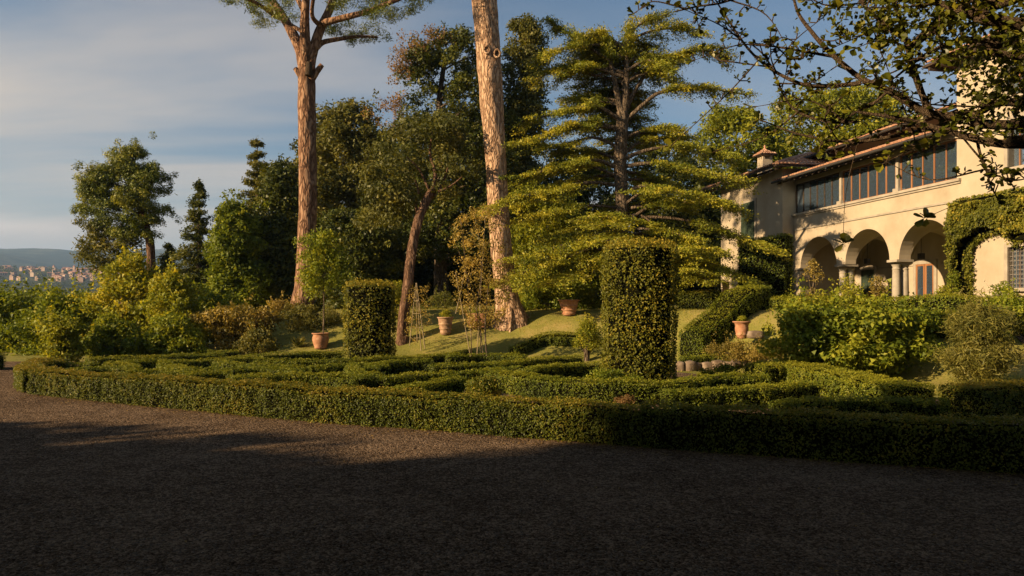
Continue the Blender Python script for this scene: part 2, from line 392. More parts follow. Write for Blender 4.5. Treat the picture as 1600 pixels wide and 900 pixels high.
# loose stones on the near gravel (they catch the light), and grass on the bank
n = 18000
yy = 5.3 + 12 * rng.random(n) ** 1.9; xx = (rng.random(n) * 2 - 1) * yy * .72
keep = in_poly(xx, yy, GP); xx = xx[keep]; yy = yy[keep]; n = len(xx)
ss = rng.uniform(.006, .016, n)[:, None]
oct_ = np.array([(1, 0, 0), (0, 1, 0), (-1, 0, 0), (0, -1, 0), (0, 0, .7)]); fo = np.array([[0, 1, 4], [1, 2, 4], [2, 3, 4], [3, 0, 4]])
an = rng.uniform(0, 6.28, n); ca, sa = np.cos(an)[:, None], np.sin(an)[:, None]
lx = oct_[None, :, 0] * ss * rng.uniform(.7, 1.4, (n, 1)); ly = oct_[None, :, 1] * ss * rng.uniform(.7, 1.4, (n, 1))
V = np.stack([xx[:, None] + lx * ca - ly * sa, yy[:, None] + lx * sa + ly * ca, .008 + oct_[None, :, 2] * ss], -1)
F = (np.arange(n)[:, None, None] * 5 + fo[None]).reshape(-1, 3)
PEB = solid('pebble', [(.3, (.05, .038, .028)), (.5, (.11, .085, .062)), (.7, (.22, .175, .13))], 60, 3, rough=.9)
MB().add(V, F, 0).build('gravel_stones', PEB, kind='stuff')
n = 5000
u_ = rng.random(n); fx = np.interp(u_, [0, 1], [-11.5, 7.2]); fy = np.interp(fx, [-11.3, -6.5, 0, 6.4], [17.5, 14.9, 11.9, 9.2]) - np.abs(rng.exponential(.35, n)) - .02
k_ = rng.random(n) < .25; fx = np.where(k_, rng.uniform(-10, 8, n), fx); fy = np.where(k_, rng.uniform(5.3, 14, n), fy); k_ = in_poly(fx, fy, GP)
mbl = MB(); nl_ = int(k_.sum()); leaves(mbl, np.stack([fx, fy, np.full(n, .02)], -1)[k_], np.array([0, 0, 1.]) + randdir(nl_) * .35, rng.uniform(.015, .045, nl_), rng.random(nl_), .6)
LITTER = leaf_mat('fallen_leaf', (.04, .025, .012), (.09, .055, .022), (.16, .10, .035), .1)
mbl.build('fallen_leaves', LITTER, kind='stuff')
n = 70000
xx = rng.uniform(-9, 16, n); yy = rng.uniform(17, 37, n); zz_ = T(xx, yy)
keep = ((zz_ > .02) | ~in_poly(xx, yy, GP)) & (rng.random(n) < np.clip(.35 + .9 * vnoise(np.stack([xx, yy, 0 * xx], -1), .9, 4), .1, 1))
xx, yy, zz_ = xx[keep], yy[keep], zz_[keep]; n = len(xx)
hh = rng.uniform(.03, .085, n); an = rng.uniform(0, 6.28, n); w_ = .012
V = np.stack([np.stack([xx - w_ * np.cos(an), yy - w_ * np.sin(an), zz_ - .01], -1), np.stack([xx + w_ * np.cos(an), yy + w_ * np.sin(an), zz_ - .01], -1),
              np.stack([xx + rng.normal(size=n) * .03, yy + rng.normal(size=n) * .03, zz_ + hh], -1)], 1)
GRASS = leaf_mat('grass_blade', (.07, .075, .018), (.15, .14, .038), (.26, .21, .09), .3, .6, .2, .3, .8)
MB().add(V, np.arange(n * 3).reshape(-1, 3), 0, rng.random(n)).build('lawn_grass', GRASS, kind='stuff')

# ------------------------------------------------------------------ hedges
def hedge(pts, width, height, label, leaf=.04, cat='hedge', group=None, mat=BOX, dens=3.0, zf=None, tint=0., cap=True, round_=.06, name='box_hedge'):
    """pts: world XY centre line. one clipped hedge = one object"""
    pts = np.asarray(pts, float)[:, :2]
    p3 = np.c_[pts, np.zeros(len(pts))]
    c = spline(p3, 10)
    L = np.r_[0, np.cumsum(np.linalg.norm(np.diff(c, axis=0), axis=1))]
    m_ = max(int(L[-1] / .16), 4); s = np.linspace(0, L[-1], m_)
    c = np.stack([np.interp(s, L, c[:, k]) for k in range(3)], -1)
    Tn = unit(np.gradient(c, axis=0)); Nr = np.stack([Tn[:, 1], -Tn[:, 0], 0 * s], -1)
    gz = (lambda x, y: T(x, y)) if zf is None else zf
    prof = np.array([(-.47, 0), (-.5, .3), (-.5, .7), (-.47, .93), (-.38, 1), (0, 1.01), (.38, 1), (.47, .93), (.5, .7), (.5, .3), (.47, 0)])
    wv = width * (1 + .10 * vnoise(c, 1.3, 11)); hv = height * (1 + .07 * vnoise(c, .9, 12))
    inset = .045 + leaf * .6
    V = c[:, None] + Nr[:, None] * (prof[None, :, 0] * (wv - 2 * inset)[:, None])[..., None]
    V[..., 2] = (gz(V[..., 0], V[..., 1]) - .03) + prof[None, :, 1] * (hv - inset)[:, None]
    V += (vnoise(V, 6, 13) * .03)[..., None] * np.array([1, 1, .5])
    k = len(prof); i = np.arange(m_ - 1)[:, None] * k; j = np.arange(k - 1)[None]
    F = np.stack([i + j, i + j + 1, i + k + j + 1, i + k + j], -1).reshape(-1, 4)
    mb = MB(); mb.add(V, F, 1, .5, True)
    mb.add(V[0], [list(range(k))], 1); mb.add(V[-1], [list(range(k))[::-1]], 1)
    # leaves over sides and top
    per = width + 2 * height; area = per * L[-1]
    n = int(area * dens / leaf ** 2 * .9)
    u = rng.uniform(0, 1, n) * (m_ - 1); q = rng.uniform(0, per, n)
    iu = np.minimum(u.astype(int), m_ - 2); fu = (u - iu)[:, None]
    cc = c[iu] * (1 - fu) + c[iu + 1] * fu; nn = Nr[iu]
    ww = np.interp(u, np.arange(m_), wv); hh = np.interp(u, np.arange(m_), hv)
    side = np.where(q < height, -1, np.where(q > height + width, 1, 0))
    off = np.where(side == 0, (q - height) / width - .5, side * .5)
    hz = np.where(side == -1, q / height, np.where(side == 1, (q - height - width) / height, 1.0))
    C = cc + nn * (off * ww)[:, None]
    C[:, 2] = gz(C[:, 0], C[:, 1]) + np.clip(hz, .02, 1) * hh - np.where(abs(off) > .42, round_ * hz ** 6, 0)
    Nn = nn * side[:, None] * 1.0 + np.array([0, 0, 1.0]) * (side == 0)[:, None]
    tuft = vnoise(C, 8, 15); bulge = vnoise(C, 3.2, 14) * .03 + tuft * .045 + vnoise(C, 17, 19) * .022
    dd = bulge - rng.exponential(.4, n) * leaf
    C = C + Nn * dd[:, None] + rng.normal(size=(n, 3)) * leaf * .25
    worn = vnoise(C, 1.7, 16) + .5 * vnoise(C, 5, 17)
    keep = ~((worn > .75) & (side != 0)) | (rng.random(n) < .45)
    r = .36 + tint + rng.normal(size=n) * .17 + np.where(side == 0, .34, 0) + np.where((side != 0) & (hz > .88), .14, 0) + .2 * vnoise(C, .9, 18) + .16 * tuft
    mbN = Nn + randdir(n) * .85 + np.array([0, 0, .15])
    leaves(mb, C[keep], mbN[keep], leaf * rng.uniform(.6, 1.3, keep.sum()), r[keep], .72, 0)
    if cap:
        for e, sg in ((0, -1), (m_ - 1, 1)):
            ne = int(width * height * dens / leaf ** 2 * .9)
            a = rng.uniform(-.5, .5, ne); h = rng.uniform(.02, 1, ne)
            C = c[e] + Nr[e] * (a * width)[:, None]; C[:, 2] = gz(C[:, 0], C[:, 1]) + h * height
            dirn = Tn[e] * sg
            C += dirn * (leaf * .3) + rng.normal(size=(ne, 3)) * leaf * .3
            leaves(mb, C, dirn + randdir(ne) * .85, leaf * rng.uniform(.6, 1.3, ne), .4 + tint + rng.normal(size=ne) * .17, .6, 0)
    o = mb.build(name, [mat, BOXCORE]); tag(o, label, cat, group)
    return o
def px_path(pts, z): return [G(x, y, z)[:2] for x, y in pts]

# outer front hedge in two growths: contact line with the gravel read from the photograph, pushed back by half its width
front = [G(x, y, 0)[:2] for x, y in ((46, 616), (105, 623), (160, 629), (300, 643), (500, 661), (640, 671), (800, 684), (1000, 700), (1200, 715), (1400, 729), (1600, 743), (1760, 755), (2050, 775))]
front = np.array(front); back_n = np.array([.42, .907]); front = front + back_n * .3
gO = 'outer border hedges of the parterre'; gI = 'low clipped hedges of the parterre pattern'
hedge(front[:8], .62, .60, 'long low clipped box hedge edging the gravel, sunlit left part of the front border', .034, group=gO, dens=3.1)
hedge(np.vstack([front[7:] ]), .62, .66, 'near right part of the front border hedge, deep in shade beside the gravel', .036, group=gO, dens=2.5)
hedge(px_path([(57, 578), (47, 573), (47, 568), (64, 564), (95, 561)], .55), .6, .58, 'hedge rounding the far left corner of the parterre beside the gravel', .035, group=gO)
hedge([(-34, 25.2), (-24, 25.0), (-17.2, 24.6)], .7, .62, 'dark straight hedge beyond the gravel at the far left, below the bushes', .05, group=None)
inner = [
 ([(75, 567), (110, 566), (148, 566)], 'short hedge just inside the rounded left corner'),
 ([(108, 577), (160, 574), (207, 573), (200, 568), (170, 567), (215, 562), (252, 560)], 'hook shaped hedge inside the left end of the parterre'),
 ([(192, 580), (217, 578)], 'tiny hedge stub left of the pale gravel gap'),
 ([(230, 578), (288, 579)], 'short straight hedge right of the pale gravel gap'),
 ([(410, 557), (350, 559), (292, 561), (256, 565), (290, 573), (350, 574), (410, 572), (467, 576)], 'long hairpin hedge left of the middle of the parterre'),
 ([(290, 582), (330, 579), (362, 578)], 'short thick hedge behind the sunlit front border'),
 ([(342, 563), (372, 567), (435, 569), (480, 571), (540, 568)], 'thin wavy hedge nested in the hairpin hedge'),
 ([(135, 559), (240, 555), (350, 551)], 'straight back border hedge below the light green bushes'),
 ([(325, 547), (372, 546)], 'small hedge block at the back near the brownish shrubs'),
 ([(360, 590), (442, 585), (505, 585), (570, 589)], 'bulky dark ended hedge behind the middle of the front border'),
 ([(402, 561), (470, 562), (530, 561), (605, 557), (680, 552), (732, 547)], 'long sweeping hedge passing in front of the smaller topiary drum'),
 ([(380, 556), (455, 551), (535, 549)], 'hedge line just left of the smaller topiary drum'),
 ([(578, 573), (592, 566), (625, 562), (675, 561)], 'curled hedge right below the smaller topiary drum'),
 ([(675, 570), (780, 565), (835, 560), (905, 556)], 'hedge passing under the staked rose stems'),
 ([(600, 570), (560, 567), (551, 571), (562, 579), (590, 583)], 'small C shaped hedge in the middle of the parterre'),
 ([(595, 588), (655, 582), (720, 580), (765, 576), (812, 572)], 'straight diagonal hedge in the middle of the parterre'),
 ([(585, 610), (655, 599), (717, 588)], 'diagonal hedge meeting the front border at the centre'),
 ([(700, 554), (760, 552), (820, 554)], 'short hedge around the feet of the staked rose'),
 ([(800, 546), (850, 544), (905, 545)], 'back border hedge with a dark face below the lawn'),
 ([(820, 577), (845, 571), (890, 567), (950, 565)], 'hedge curling left of the large topiary drum'),
 ([(762, 578), (837, 590), (900, 596), (975, 598), (1060, 596), (1115, 588), (1195, 587)], 'long S shaped hedge passing in front of the large topiary drum'),
 ([(1065, 557), (1120, 556), (1180, 558)], 'back border hedge right of the large topiary drum under the stone edging'),
 ([(1040, 608), (1120, 605), (1190, 602), (1270, 596)], 'shaded hedge right of the large topiary drum'),
 ([(1215, 628), (1300, 622), (1400, 621), (1480, 624)], 'shaded hedge close behind the right part of the front border'),
]
for pts, lab in inner:
    zt = .46
    big = 'bulky' in lab or 'S shaped' in lab
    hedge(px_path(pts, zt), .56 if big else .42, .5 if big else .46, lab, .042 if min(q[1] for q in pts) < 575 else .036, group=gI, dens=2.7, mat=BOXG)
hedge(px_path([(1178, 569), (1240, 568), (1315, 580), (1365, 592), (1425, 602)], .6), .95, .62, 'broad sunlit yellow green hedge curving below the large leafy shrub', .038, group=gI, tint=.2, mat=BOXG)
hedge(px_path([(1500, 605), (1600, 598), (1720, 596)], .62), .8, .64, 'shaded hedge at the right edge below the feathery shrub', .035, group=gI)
# loose low plants between the hedges
def bush_px(rows, Y, label, cat='shrub', mat=BROAD, leaf=.12, nclump=60, per=90, cr=.35, name='shrub', group=None, df=.8, tintoff=0., aspect=.6, up=.25, stems=True, out=.7, bottom=None, flat=1.0):
    root = thing(name, label, cat, group=group)
    ys = np.array([r[0] for r in rows]); xl = np.array([r[1] for r in rows]); xr = np.array([r[2] for r in rows])
    y = rng.uniform(ys[0], ys[-1], nclump * 3)
    wdt = np.interp(y, ys, xr - xl); keep = rng.random(len(y)) < wdt / (xr - xl).max(); y = y[keep][:nclump]
    k = len(y); ph_ = rng.uniform(0, 6.28, 3)
    c = (np.interp(y, ys, xl) + np.interp(y, ys, xr)) / 2; hw = np.interp(y, ys, (xr - xl) / 2) / FPX * Y
    hw = hw * (1 + (.22 * np.sin(y * .13 + ph_[0]) + .14 * np.sin(y * .31 + ph_[1]) if nclump > 45 else 0))
    r = cr * rng.uniform(.6, 1.3, k); r = np.minimum(r, hw * .9 + .05)
    ang = rng.uniform(0, 2 * np.pi, k); ang = np.where((np.sin(ang) > 0) & (rng.random(k) < .45), -ang, ang)
    rad = np.sqrt(rng.uniform(.12, 1, k))
    hx = np.maximum(hw - r * .8, .02)
    Xc = (c - 800) / FPX * Y + hx * rad * np.cos(ang); Yc = Y + hx * rad * np.sin(ang) * df
    Zc = CH + (HOR - y) / FPX * Y
    top = CH + (HOR - ys[0]) / FPX * Y
    Zc = np.minimum(Zc, top - r * .6)
    cent = np.stack([Xc, Yc, Zc], -1)
    mb = MB(); rad3 = r[:, None] * np.array([[1, 1, .75 * flat]])
    clump(mb, cent, rad3, per, leaf, aspect, out, up, tint=np.clip(rng.normal(.45 + tintoff, .16, k), 0, 1))
    if nclump > 45:
        for q in rng.choice(k, max(6, k // 4), replace=False):      # young shoots breaking the outline
            d_ = unit(np.array([rng.normal() * .6 - .1, rng.normal() * .5, 1.1 + rng.random()])); l_ = rng.uniform(.25, .7) * (r[q] / .35) ** .5
            pts_ = np.array([cent[q] + d_ * (r[q] * .6 + l_ * t_) for t_ in np.linspace(0, 1, 5)])
            clump(mb, pts_, leaf * .7, max(5, per // 14), leaf, aspect, .5, .3, np.full(5, min(.95, .62 + tintoff)))
    base = np.array([((xl[-1] + xr[-1]) / 2 - 800) / FPX * Y, Y, 0]); base[2] = Tz(base[0], base[1]) if bottom is None else bottom
    root.location = base; mb.v = [v - base for v in mb.v]
    mb.build('crown', mat, root)
    if stems:
        tb = MB()
        for q in rng.choice(k, min(10, k), replace=False):
            e = cent[q] - base; mid_ = e * .5 + np.array([e[0] * -.15, 0, .1])
            tube(tb, [(rng.normal() * .08, rng.normal() * .08, -.05), mid_, e], [.035, .025, .008], 6, sub=4)
        tb.build('stems', BARK, root, kind='stuff')
    return root, cent
gp = 'loose plants in the parterre beds'
bush_px([(590, 745, 775), (600, 722, 792), (618, 722, 792)], 15.2, 'rounded unclipped box bush behind the middle of the front border', mat=BOX, leaf=.05, nclump=40, per=160, cr=.2, group=gp, stems=False)
bush_px([(578, 925, 960), (588, 905, 1000), (600, 905, 1010)], 17.2, 'low leafy plants at the foot of the large topiary drum', mat=BROAD, leaf=.07, nclump=26, per=80, cr=.16, group=gp, stems=False)
bush_px([(570, 1120, 1150), (578, 1095, 1160), (592, 1070, 1165)], 19.5, 'pale leafy ground plants right of the large topiary drum', mat=YELL, leaf=.07, nclump=30, per=70, cr=.16, group=gp, stems=False, tintoff=-.2)
bush_px([(619, 975, 990), (624, 958, 996), (630, 955, 998)], 12.4, 'patch of pinkish brown leaves on top of the front border', mat=RUST, leaf=.035, nclump=14, per=60, cr=.08, group=gp, stems=False, bottom=.55)

# topiary drums
def drum(px, Y, w_px, top_px, label, leaf):
    x = (px - 800) / FPX * Y; r = w_px / 2 / FPX * Y; z0 = Tz(x, Y); H = CH + (HOR - top_px) / FPX * Y - z0
    root = thing('topiary_drum', label, 'topiary', (x, Y, z0), group='clipped topiary drums in the parterre')
    mb = MB(); a = np.linspace(0, 2 * np.pi, 40, endpoint=False); zs = np.linspace(0, H - .16, 26)
    A, Zs = np.meshgrid(a, zs); rr_ = (r - .17) * np.ones_like(A)
    V = np.stack([rr_ * np.cos(A), rr_ * np.sin(A), Zs], -1); V[..., :2] *= (1 + .03 * vnoise(V, 3, 2))[..., None]
    i = np.arange(25)[:, None] * 40; j = np.arange(40)[None]; j2 = (j + 1) % 40
    mb.add(V, np.stack([i + j, i + j2, i + 40 + j2, i + 40 + j], -1).reshape(-1, 4), 1, .5, True)
    mb.add(V[-1], [list(range(40))], 1)
    side_a = 2 * np.pi * r * H; top_a = np.pi * r * r
    n = int(side_a * 3.0 / leaf ** 2); a = rng.uniform(0, 2 * np.pi, n); z = rng.uniform(.02, 1, n) * H
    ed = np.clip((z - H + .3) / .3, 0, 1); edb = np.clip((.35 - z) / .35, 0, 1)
    d = np.stack([np.cos(a), np.sin(a), 0 * a], -1)
    C = d * (r * (1 - .10 * ed ** 2 - .12 * edb ** 2))[:, None]; C[:, 2] = z
    bl = vnoise(C, 2.2, 21) * .07 + vnoise(C, 6, 22) * .035
    keep = ~((vnoise(C, 3.6, 23) > .42) & (rng.random(n) < .7))
    C = C + d * (bl - rng.exponential(.5, n) * leaf)[:, None] + rng.normal(size=(n, 3)) * leaf * .3
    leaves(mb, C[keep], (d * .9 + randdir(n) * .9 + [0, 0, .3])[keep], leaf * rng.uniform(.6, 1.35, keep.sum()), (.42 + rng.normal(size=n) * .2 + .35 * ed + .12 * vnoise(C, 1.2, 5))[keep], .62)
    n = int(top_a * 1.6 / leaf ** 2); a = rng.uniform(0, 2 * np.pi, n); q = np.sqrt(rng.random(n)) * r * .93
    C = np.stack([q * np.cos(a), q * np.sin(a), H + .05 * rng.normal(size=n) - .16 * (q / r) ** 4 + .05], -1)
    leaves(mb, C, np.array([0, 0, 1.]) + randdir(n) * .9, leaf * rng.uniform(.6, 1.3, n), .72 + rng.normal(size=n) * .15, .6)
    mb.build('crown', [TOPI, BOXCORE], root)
    tb = MB()
    for k in range(6):
        a = k * 1.05; tube(tb, [(.12 * math.cos(a), .12 * math.sin(a), -.05), (.5 * r * math.cos(a), .5 * r * math.sin(a), H * .5)], [.04, .02], 6)
    tb.build('stems', BARK, root, kind='stuff')
drum(999, 19.0, 116, 380, 'tall clipped topiary drum standing in the parterre, the larger and nearer one', .066)
drum(578, 27.0, 80, 442, 'smaller farther topiary drum standing on the left of the lawn bank', .085)

# ------------------------------------------------------------------ trees
def limb_paths(tb, trunk_pts, cent, count, r0=.09, sides=6):
    tp = np.asarray(trunk_pts)
    sel = rng.choice(len(cent), min(count, len(cent)), replace=False)
    for q in sel:
        if isinstance(tb, list): tb.append(MB())
        e = cent[q]; d = np.linalg.norm(tp[:, :2] - e[:2], axis=1) + np.abs(tp[:, 2] - (e[2] - .35 * np.linalg.norm(e[:2] - tp[len(tp)//2, :2]))) * 1.2
        s = tp[d.argmin()]
        mid_ = (s + e) / 2 + np.array([0, 0, .12 * np.linalg.norm(e - s)]) * rng.uniform(-.2, 1)
        L = np.linalg.norm(e - s); rr_ = min(r0, .02 + L * .018)
        tube(tb[-1] if isinstance(tb, list) else tb, [s, mid_, e], [rr_, rr_ * .6, rr_ * .2], sides, sub=3)
def env_tree(name, label, rows, Y, trunk_px, tr, mat, bmat, leaf=.2, nclump=120, per=110, cr=.8, cat='tree', group=None, df=.8, tintoff=0., aspect=.6, out=.7, up=.3, limbs=18, flat=.75, extra=None, base_z=None, holes=0.):
    """rows: (row, left, right) outline of the crown in the photograph at depth Y; trunk_px: (x, row) from base to top"""
    b = trunk_px[0]; bx = (b[0] - 800) / FPX * Y; bz = Tz(bx, Y) if base_z is None else base_z
    base = np.array([bx, Y, bz]); root = thing(name, label, cat, base, group=group)
    tp = [np.array([0, 0, -.3])] + [P(x, y, Y) - base for x, y in trunk_px[1:]]
    tp = np.array(tp); rad = np.linspace(tr, tr * .3, len(tp)); rad[0] *= 1.25
    tb = MB(); tube(tb, tp, rad, 12, sub=6, rough=.12, rs=5); tb.build('trunk', bmat, root)
    ys = np.array([r[0] for r in rows], float); xl = np.array([r[1] for r in rows], float); xr = np.array([r[2] for r in rows], float)
    y = rng.uniform(ys[0], ys[-1], nclump * 4); wdt = np.interp(y, ys, xr - xl)
    keep = rng.random(len(y)) < (wdt / (xr - xl).max()) ** .8; y = y[keep][:nclump]; k = len(y)
    c = (np.interp(y, ys, xl) + np.interp(y, ys, xr)) / 2; hw = np.interp(y, ys, (xr - xl) / 2) / FPX * Y
    r = np.minimum(cr * rng.uniform(.55, 1.3, k), hw * .8 + .12)
    ang = rng.uniform(0, 2 * np.pi, k); ang = np.where((np.sin(ang) > 0) & (rng.random(k) < .4), -ang, ang)
    rd = np.sqrt(rng.uniform(.15, 1, k)); hx = np.maximum(hw - r * .75, .05)
    cent = np.stack([(c - 800) / FPX * Y + hx * rd * np.cos(ang), Y + hx * rd * np.sin(ang) * df, CH + (HOR - y) / FPX * Y], -1)
    topz = CH + (HOR - ys[0]) / FPX * Y; cent[:, 2] = np.minimum(cent[:, 2], topz - r * .6)
    if holes:
        kp = vnoise(cent, .45, 31) < 1 - holes; cent = cent[kp]; r = r[kp]; k = len(r)
    cent = cent - base
    mb = MB(); tint = np.clip(rng.normal(.42 + tintoff, .17, k), 0, 1)
    if aspect > .5: leaf = leaf * 1.02; per = int(per * 1.55)
    clump(mb, cent, r[:, None] * np.array([[1, 1, flat]]), per, leaf, aspect, out, up, tint)
    # loose sprigs between clumps
    sp = np.repeat(cent, 3, 0) + rng.normal(size=(k * 3, 3)) * np.repeat(r, 3)[:, None] * .6
    clump(mb, sp, .28 * cr, max(per // 7, 6), leaf * .9, aspect, out, up, np.repeat(tint, 3))
    mb.build('crown', mat, root)
    lb = [] if limbs >= 26 else MB(); limb_paths(lb, spline(tp, 8), cent, limbs, tr * .5)
    if isinstance(lb, list):
        for q in lb: q.build('limb', bmat, root)
    else: lb.build('limbs', bmat, root, kind='stuff')
    return root, cent, base, tp

gF = 'trees of the wood behind the parterre'
# round headed pine on the left: two leaders
env_tree('pine_tree', 'tall round crowned pine standing against the sky at the left', [(226, 190, 225), (240, 172, 240), (262, 140, 262), (285, 118, 274), (312, 110, 282), (335, 118, 280), (352, 140, 268), (366, 180, 250)], 46,
         [(238, 440), (236, 400), (230, 362), (222, 320), (215, 280), (208, 250)], .30, PINE, REDBARK, leaf=.17, nclump=84, per=430, cr=.80, aspect=.34, tintoff=.04, limbs=60, flat=.5, out=.9, up=.5, group=gF, holes=.2, df=.6)
env_tree('pine_tree', 'lower grey green pine with drooping boughs under the round crowned pine', [(340, 120, 150), (358, 118, 190), (378, 125, 232), (395, 112, 240), (412, 125, 225), (424, 140, 200)], 47.5,
         [(192, 440), (193, 400), (190, 350)], .26, OLIVE, REDBARK, leaf=.24, nclump=62, per=85, cr=.6, aspect=.3, limbs=26, flat=.5, group=gF, holes=.25)
def conifer(label, px, top, base_y, w_px, Y, mat, leaf=.2, tiers=14, per=60, tint=0., name='fir_tree', wid=1.0):
    bx = (px - 800) / FPX * Y; bz = Tz(bx, Y); zt = CH + (HOR - top) / FPX * Y; zb = CH + (HOR - base_y) / FPX * Y
    base = np.array([bx, Y, bz]); root = thing(name, label, 'tree', base, group=gF)
    H = zt - bz
    tb = MB(); tube(tb, [(0, 0, -.3), (0, 0, H * .5), (0, 0, H * .99)], [.28, .16, .02], 10, sub=4, rough=.1); tb.build('trunk', BARK, root)
    mb = MB(); lb = MB(); R0 = w_px / 2 / FPX * Y * 1.35
    for t_ in range(tiers):
        f_ = (t_ + .5) / tiers; z = (zt - bz) - (zt - zb) * f_ ** .92; r = R0 * (.04 + .96 * f_ ** .9) * rng.uniform(.82, 1.12)
        nb = int(5 + 8 * f_)
        for b_ in range(nb):
            a = rng.uniform(0, 6.28); rl = r * rng.uniform(.6, 1.08)
            e = np.array([rl * math.cos(a), rl * math.sin(a), z + rng.normal() * .12 - rl * .12])
            tube(lb, [(0, 0, z), e * [.5, .5, 1] + [0, 0, .05], e], [.05, .03, .01], 5)
            ks = max(2, int(rl / .38))
            cc = np.array([np.array([0, 0, z]) * (1 - s) + e * s for s in np.linspace(.3, 1, ks)])
            cc[:, 2] += np.sin(np.linspace(0, 1, ks) * 3) * .08
            clump(mb, cc, np.array([[.46, .46, .2]]) * (.3 + .7 * f_), per, leaf, .3, .4, .45, np.clip(rng.normal(.42 + tint, .15, ks), 0, 1))
    clump(mb, [(0, 0, H - .15), (0, 0, H - .4)], np.array([[.12, .12, .25]]), 30, leaf * .7, .3)
    mb.build('crown', mat, root); lb.build('limbs', BARK, root, kind='stuff')
conifer('narrow pointed fir tree standing between the round pine and the tall wood', 311, 282, 462, 74, 44, DARKL, tint=.12)
conifer('small pointed fir top showing above the light green bushes', 263, 380, 450, 44, 50, DARKL, tiers=8)
conifer('tall pointed conifer at the left end of the wood', 402, 215, 470, 118, 45, OLIVE, tiers=18, tint=.05, per=80)
env_tree('broadleaf_tree', 'bushy olive green tree at the foot of the tall pointed conifer', [(318, 345, 375), (350, 335, 410), (400, 325, 420), (475, 318, 430)], 42, [(375, 490), (374, 400), (372, 350)], .25, BROAD, BARK, leaf=.2, nclump=130, per=90, cr=.7, group=gF, tintoff=-.05)
env_tree('broadleaf_tree', 'dense dark tree just left of the tall bare pine trunk', [(255, 425, 452), (270, 405, 470), (330, 395, 475), (400, 395, 478), (478, 400, 480)], 44, [(440, 490), (440, 380), (438, 290)], .28, DARKL, BARK, leaf=.2, nclump=140, per=90, cr=.75, group=gF, tintoff=.05)
env_tree('broadleaf_tree', 'olive brown tree behind the tall bare pine trunk', [(162, 540, 575), (178, 500, 600), (205, 462, 618), (250, 455, 635), (330, 458, 640), (400, 465, 640), (470, 470, 640)], 50, [(545, 500), (545, 380), (548, 220)], .35, OLIVE, BARK, leaf=.22, nclump=300, per=90, cr=.85, group=gF, tintoff=.08, holes=.12, limbs=30)
env_tree('broadleaf_tree', 'dark leafy tree with broad low boughs in front of the olive brown tree', [(330, 500, 580), (360, 480, 640), (420, 480, 640), (488, 490, 640)], 42, [(560, 505), (560, 430), (560, 370)], .25, DARKL, BARK, leaf=.18, nclump=150, per=90, cr=.7, group=gF, tintoff=.06)
# large thinning evergreen oak with bare and rusty twigs
oak, oc, ob, otp = env_tree('oak_tree', 'tall dark thinning oak with rusty withered twigs on its left side', [(52, 690, 745), (72, 640, 770), (105, 620, 780), (150, 612, 800), (200, 600, 820), (260, 590, 830), (320, 600, 830), (400, 620, 830)], 46,
        [(690, 500), (688, 380), (690, 260), (686, 170), (695, 90)], .42, DARKL, BARK, leaf=.19, nclump=330, per=75, cr=.72, group=gF, tintoff=.05, holes=.42, limbs=80)
mb = MB(); cc = np.array([P(x, y, 45) for x, y in ((632, 70), (640, 82), (625, 92), (655, 64), (668, 60), (628, 108), (636, 118), (684, 56), (615, 165), (606, 180), (617, 192), (630, 172), (700, 52), (650, 80), (672, 72), (640, 100))]) - ob
clump(mb, np.repeat(cc, 4, 0) + rng.normal(size=(64, 3)) * .45, .42, 60, .13, .6, .6, .3); mb.build('withered_foliage', RUST, oak)
env_tree('broadleaf_tree', 'upright dark tree between the scarred pine trunk and the cedar', [(32, 800, 835), (50, 785, 856), (100, 780, 862), (180, 780, 858), (300, 775, 850), (420, 775, 850)], 47, [(815, 490), (818, 300), (820, 80)], .32, OLIVE, BARK, leaf=.18, nclump=250, per=85, cr=.68, group=gF, tintoff=-.06, holes=.12, limbs=40)
env_tree('broadleaf_tree', 'dark tree filling the gap behind the left boughs of the cedar', [(235, 880, 930), (255, 850, 965), (300, 830, 985), (470, 830, 985)], 49, [(900, 490), (900, 380), (900, 300)], .25, DARKL, BARK, leaf=.2, nclump=190, per=90, cr=.75, group=gF, tintoff=.02)
env_tree('broadleaf_tree', 'dark tree behind the cedar trunk and its right boughs', [(222, 1000, 1060), (245, 975, 1100), (300, 965, 1140), (470, 960, 1140)], 50, [(1040, 490), (1040, 380), (1040, 300)], .25, DARKL, BARK, leaf=.2, nclump=200, per=90, cr=.8, group=gF, tintoff=.02)
env_tree('broadleaf_tree', 'farther olive tree closing the wood left of the leaning tree', [(205, 500, 600), (240, 450, 660), (300, 430, 680), (480, 430, 680)], 58, [(560, 490), (560, 400), (560, 300)], .3, OLIVE, BARK, leaf=.25, nclump=260, per=85, cr=1.0, group=gF, tintoff=-.05, df=.5)
env_tree('broadleaf_tree', 'farther dark tree closing the wood behind the tall oak', [(190, 660, 780), (230, 630, 830), (300, 620, 860), (480, 620, 860)], 57, [(730, 490), (730, 400), (730, 300)], .3, DARKL, BARK, leaf=.25, nclump=300, per=85, cr=1.0, group=gF, tintoff=-.05, df=.5)
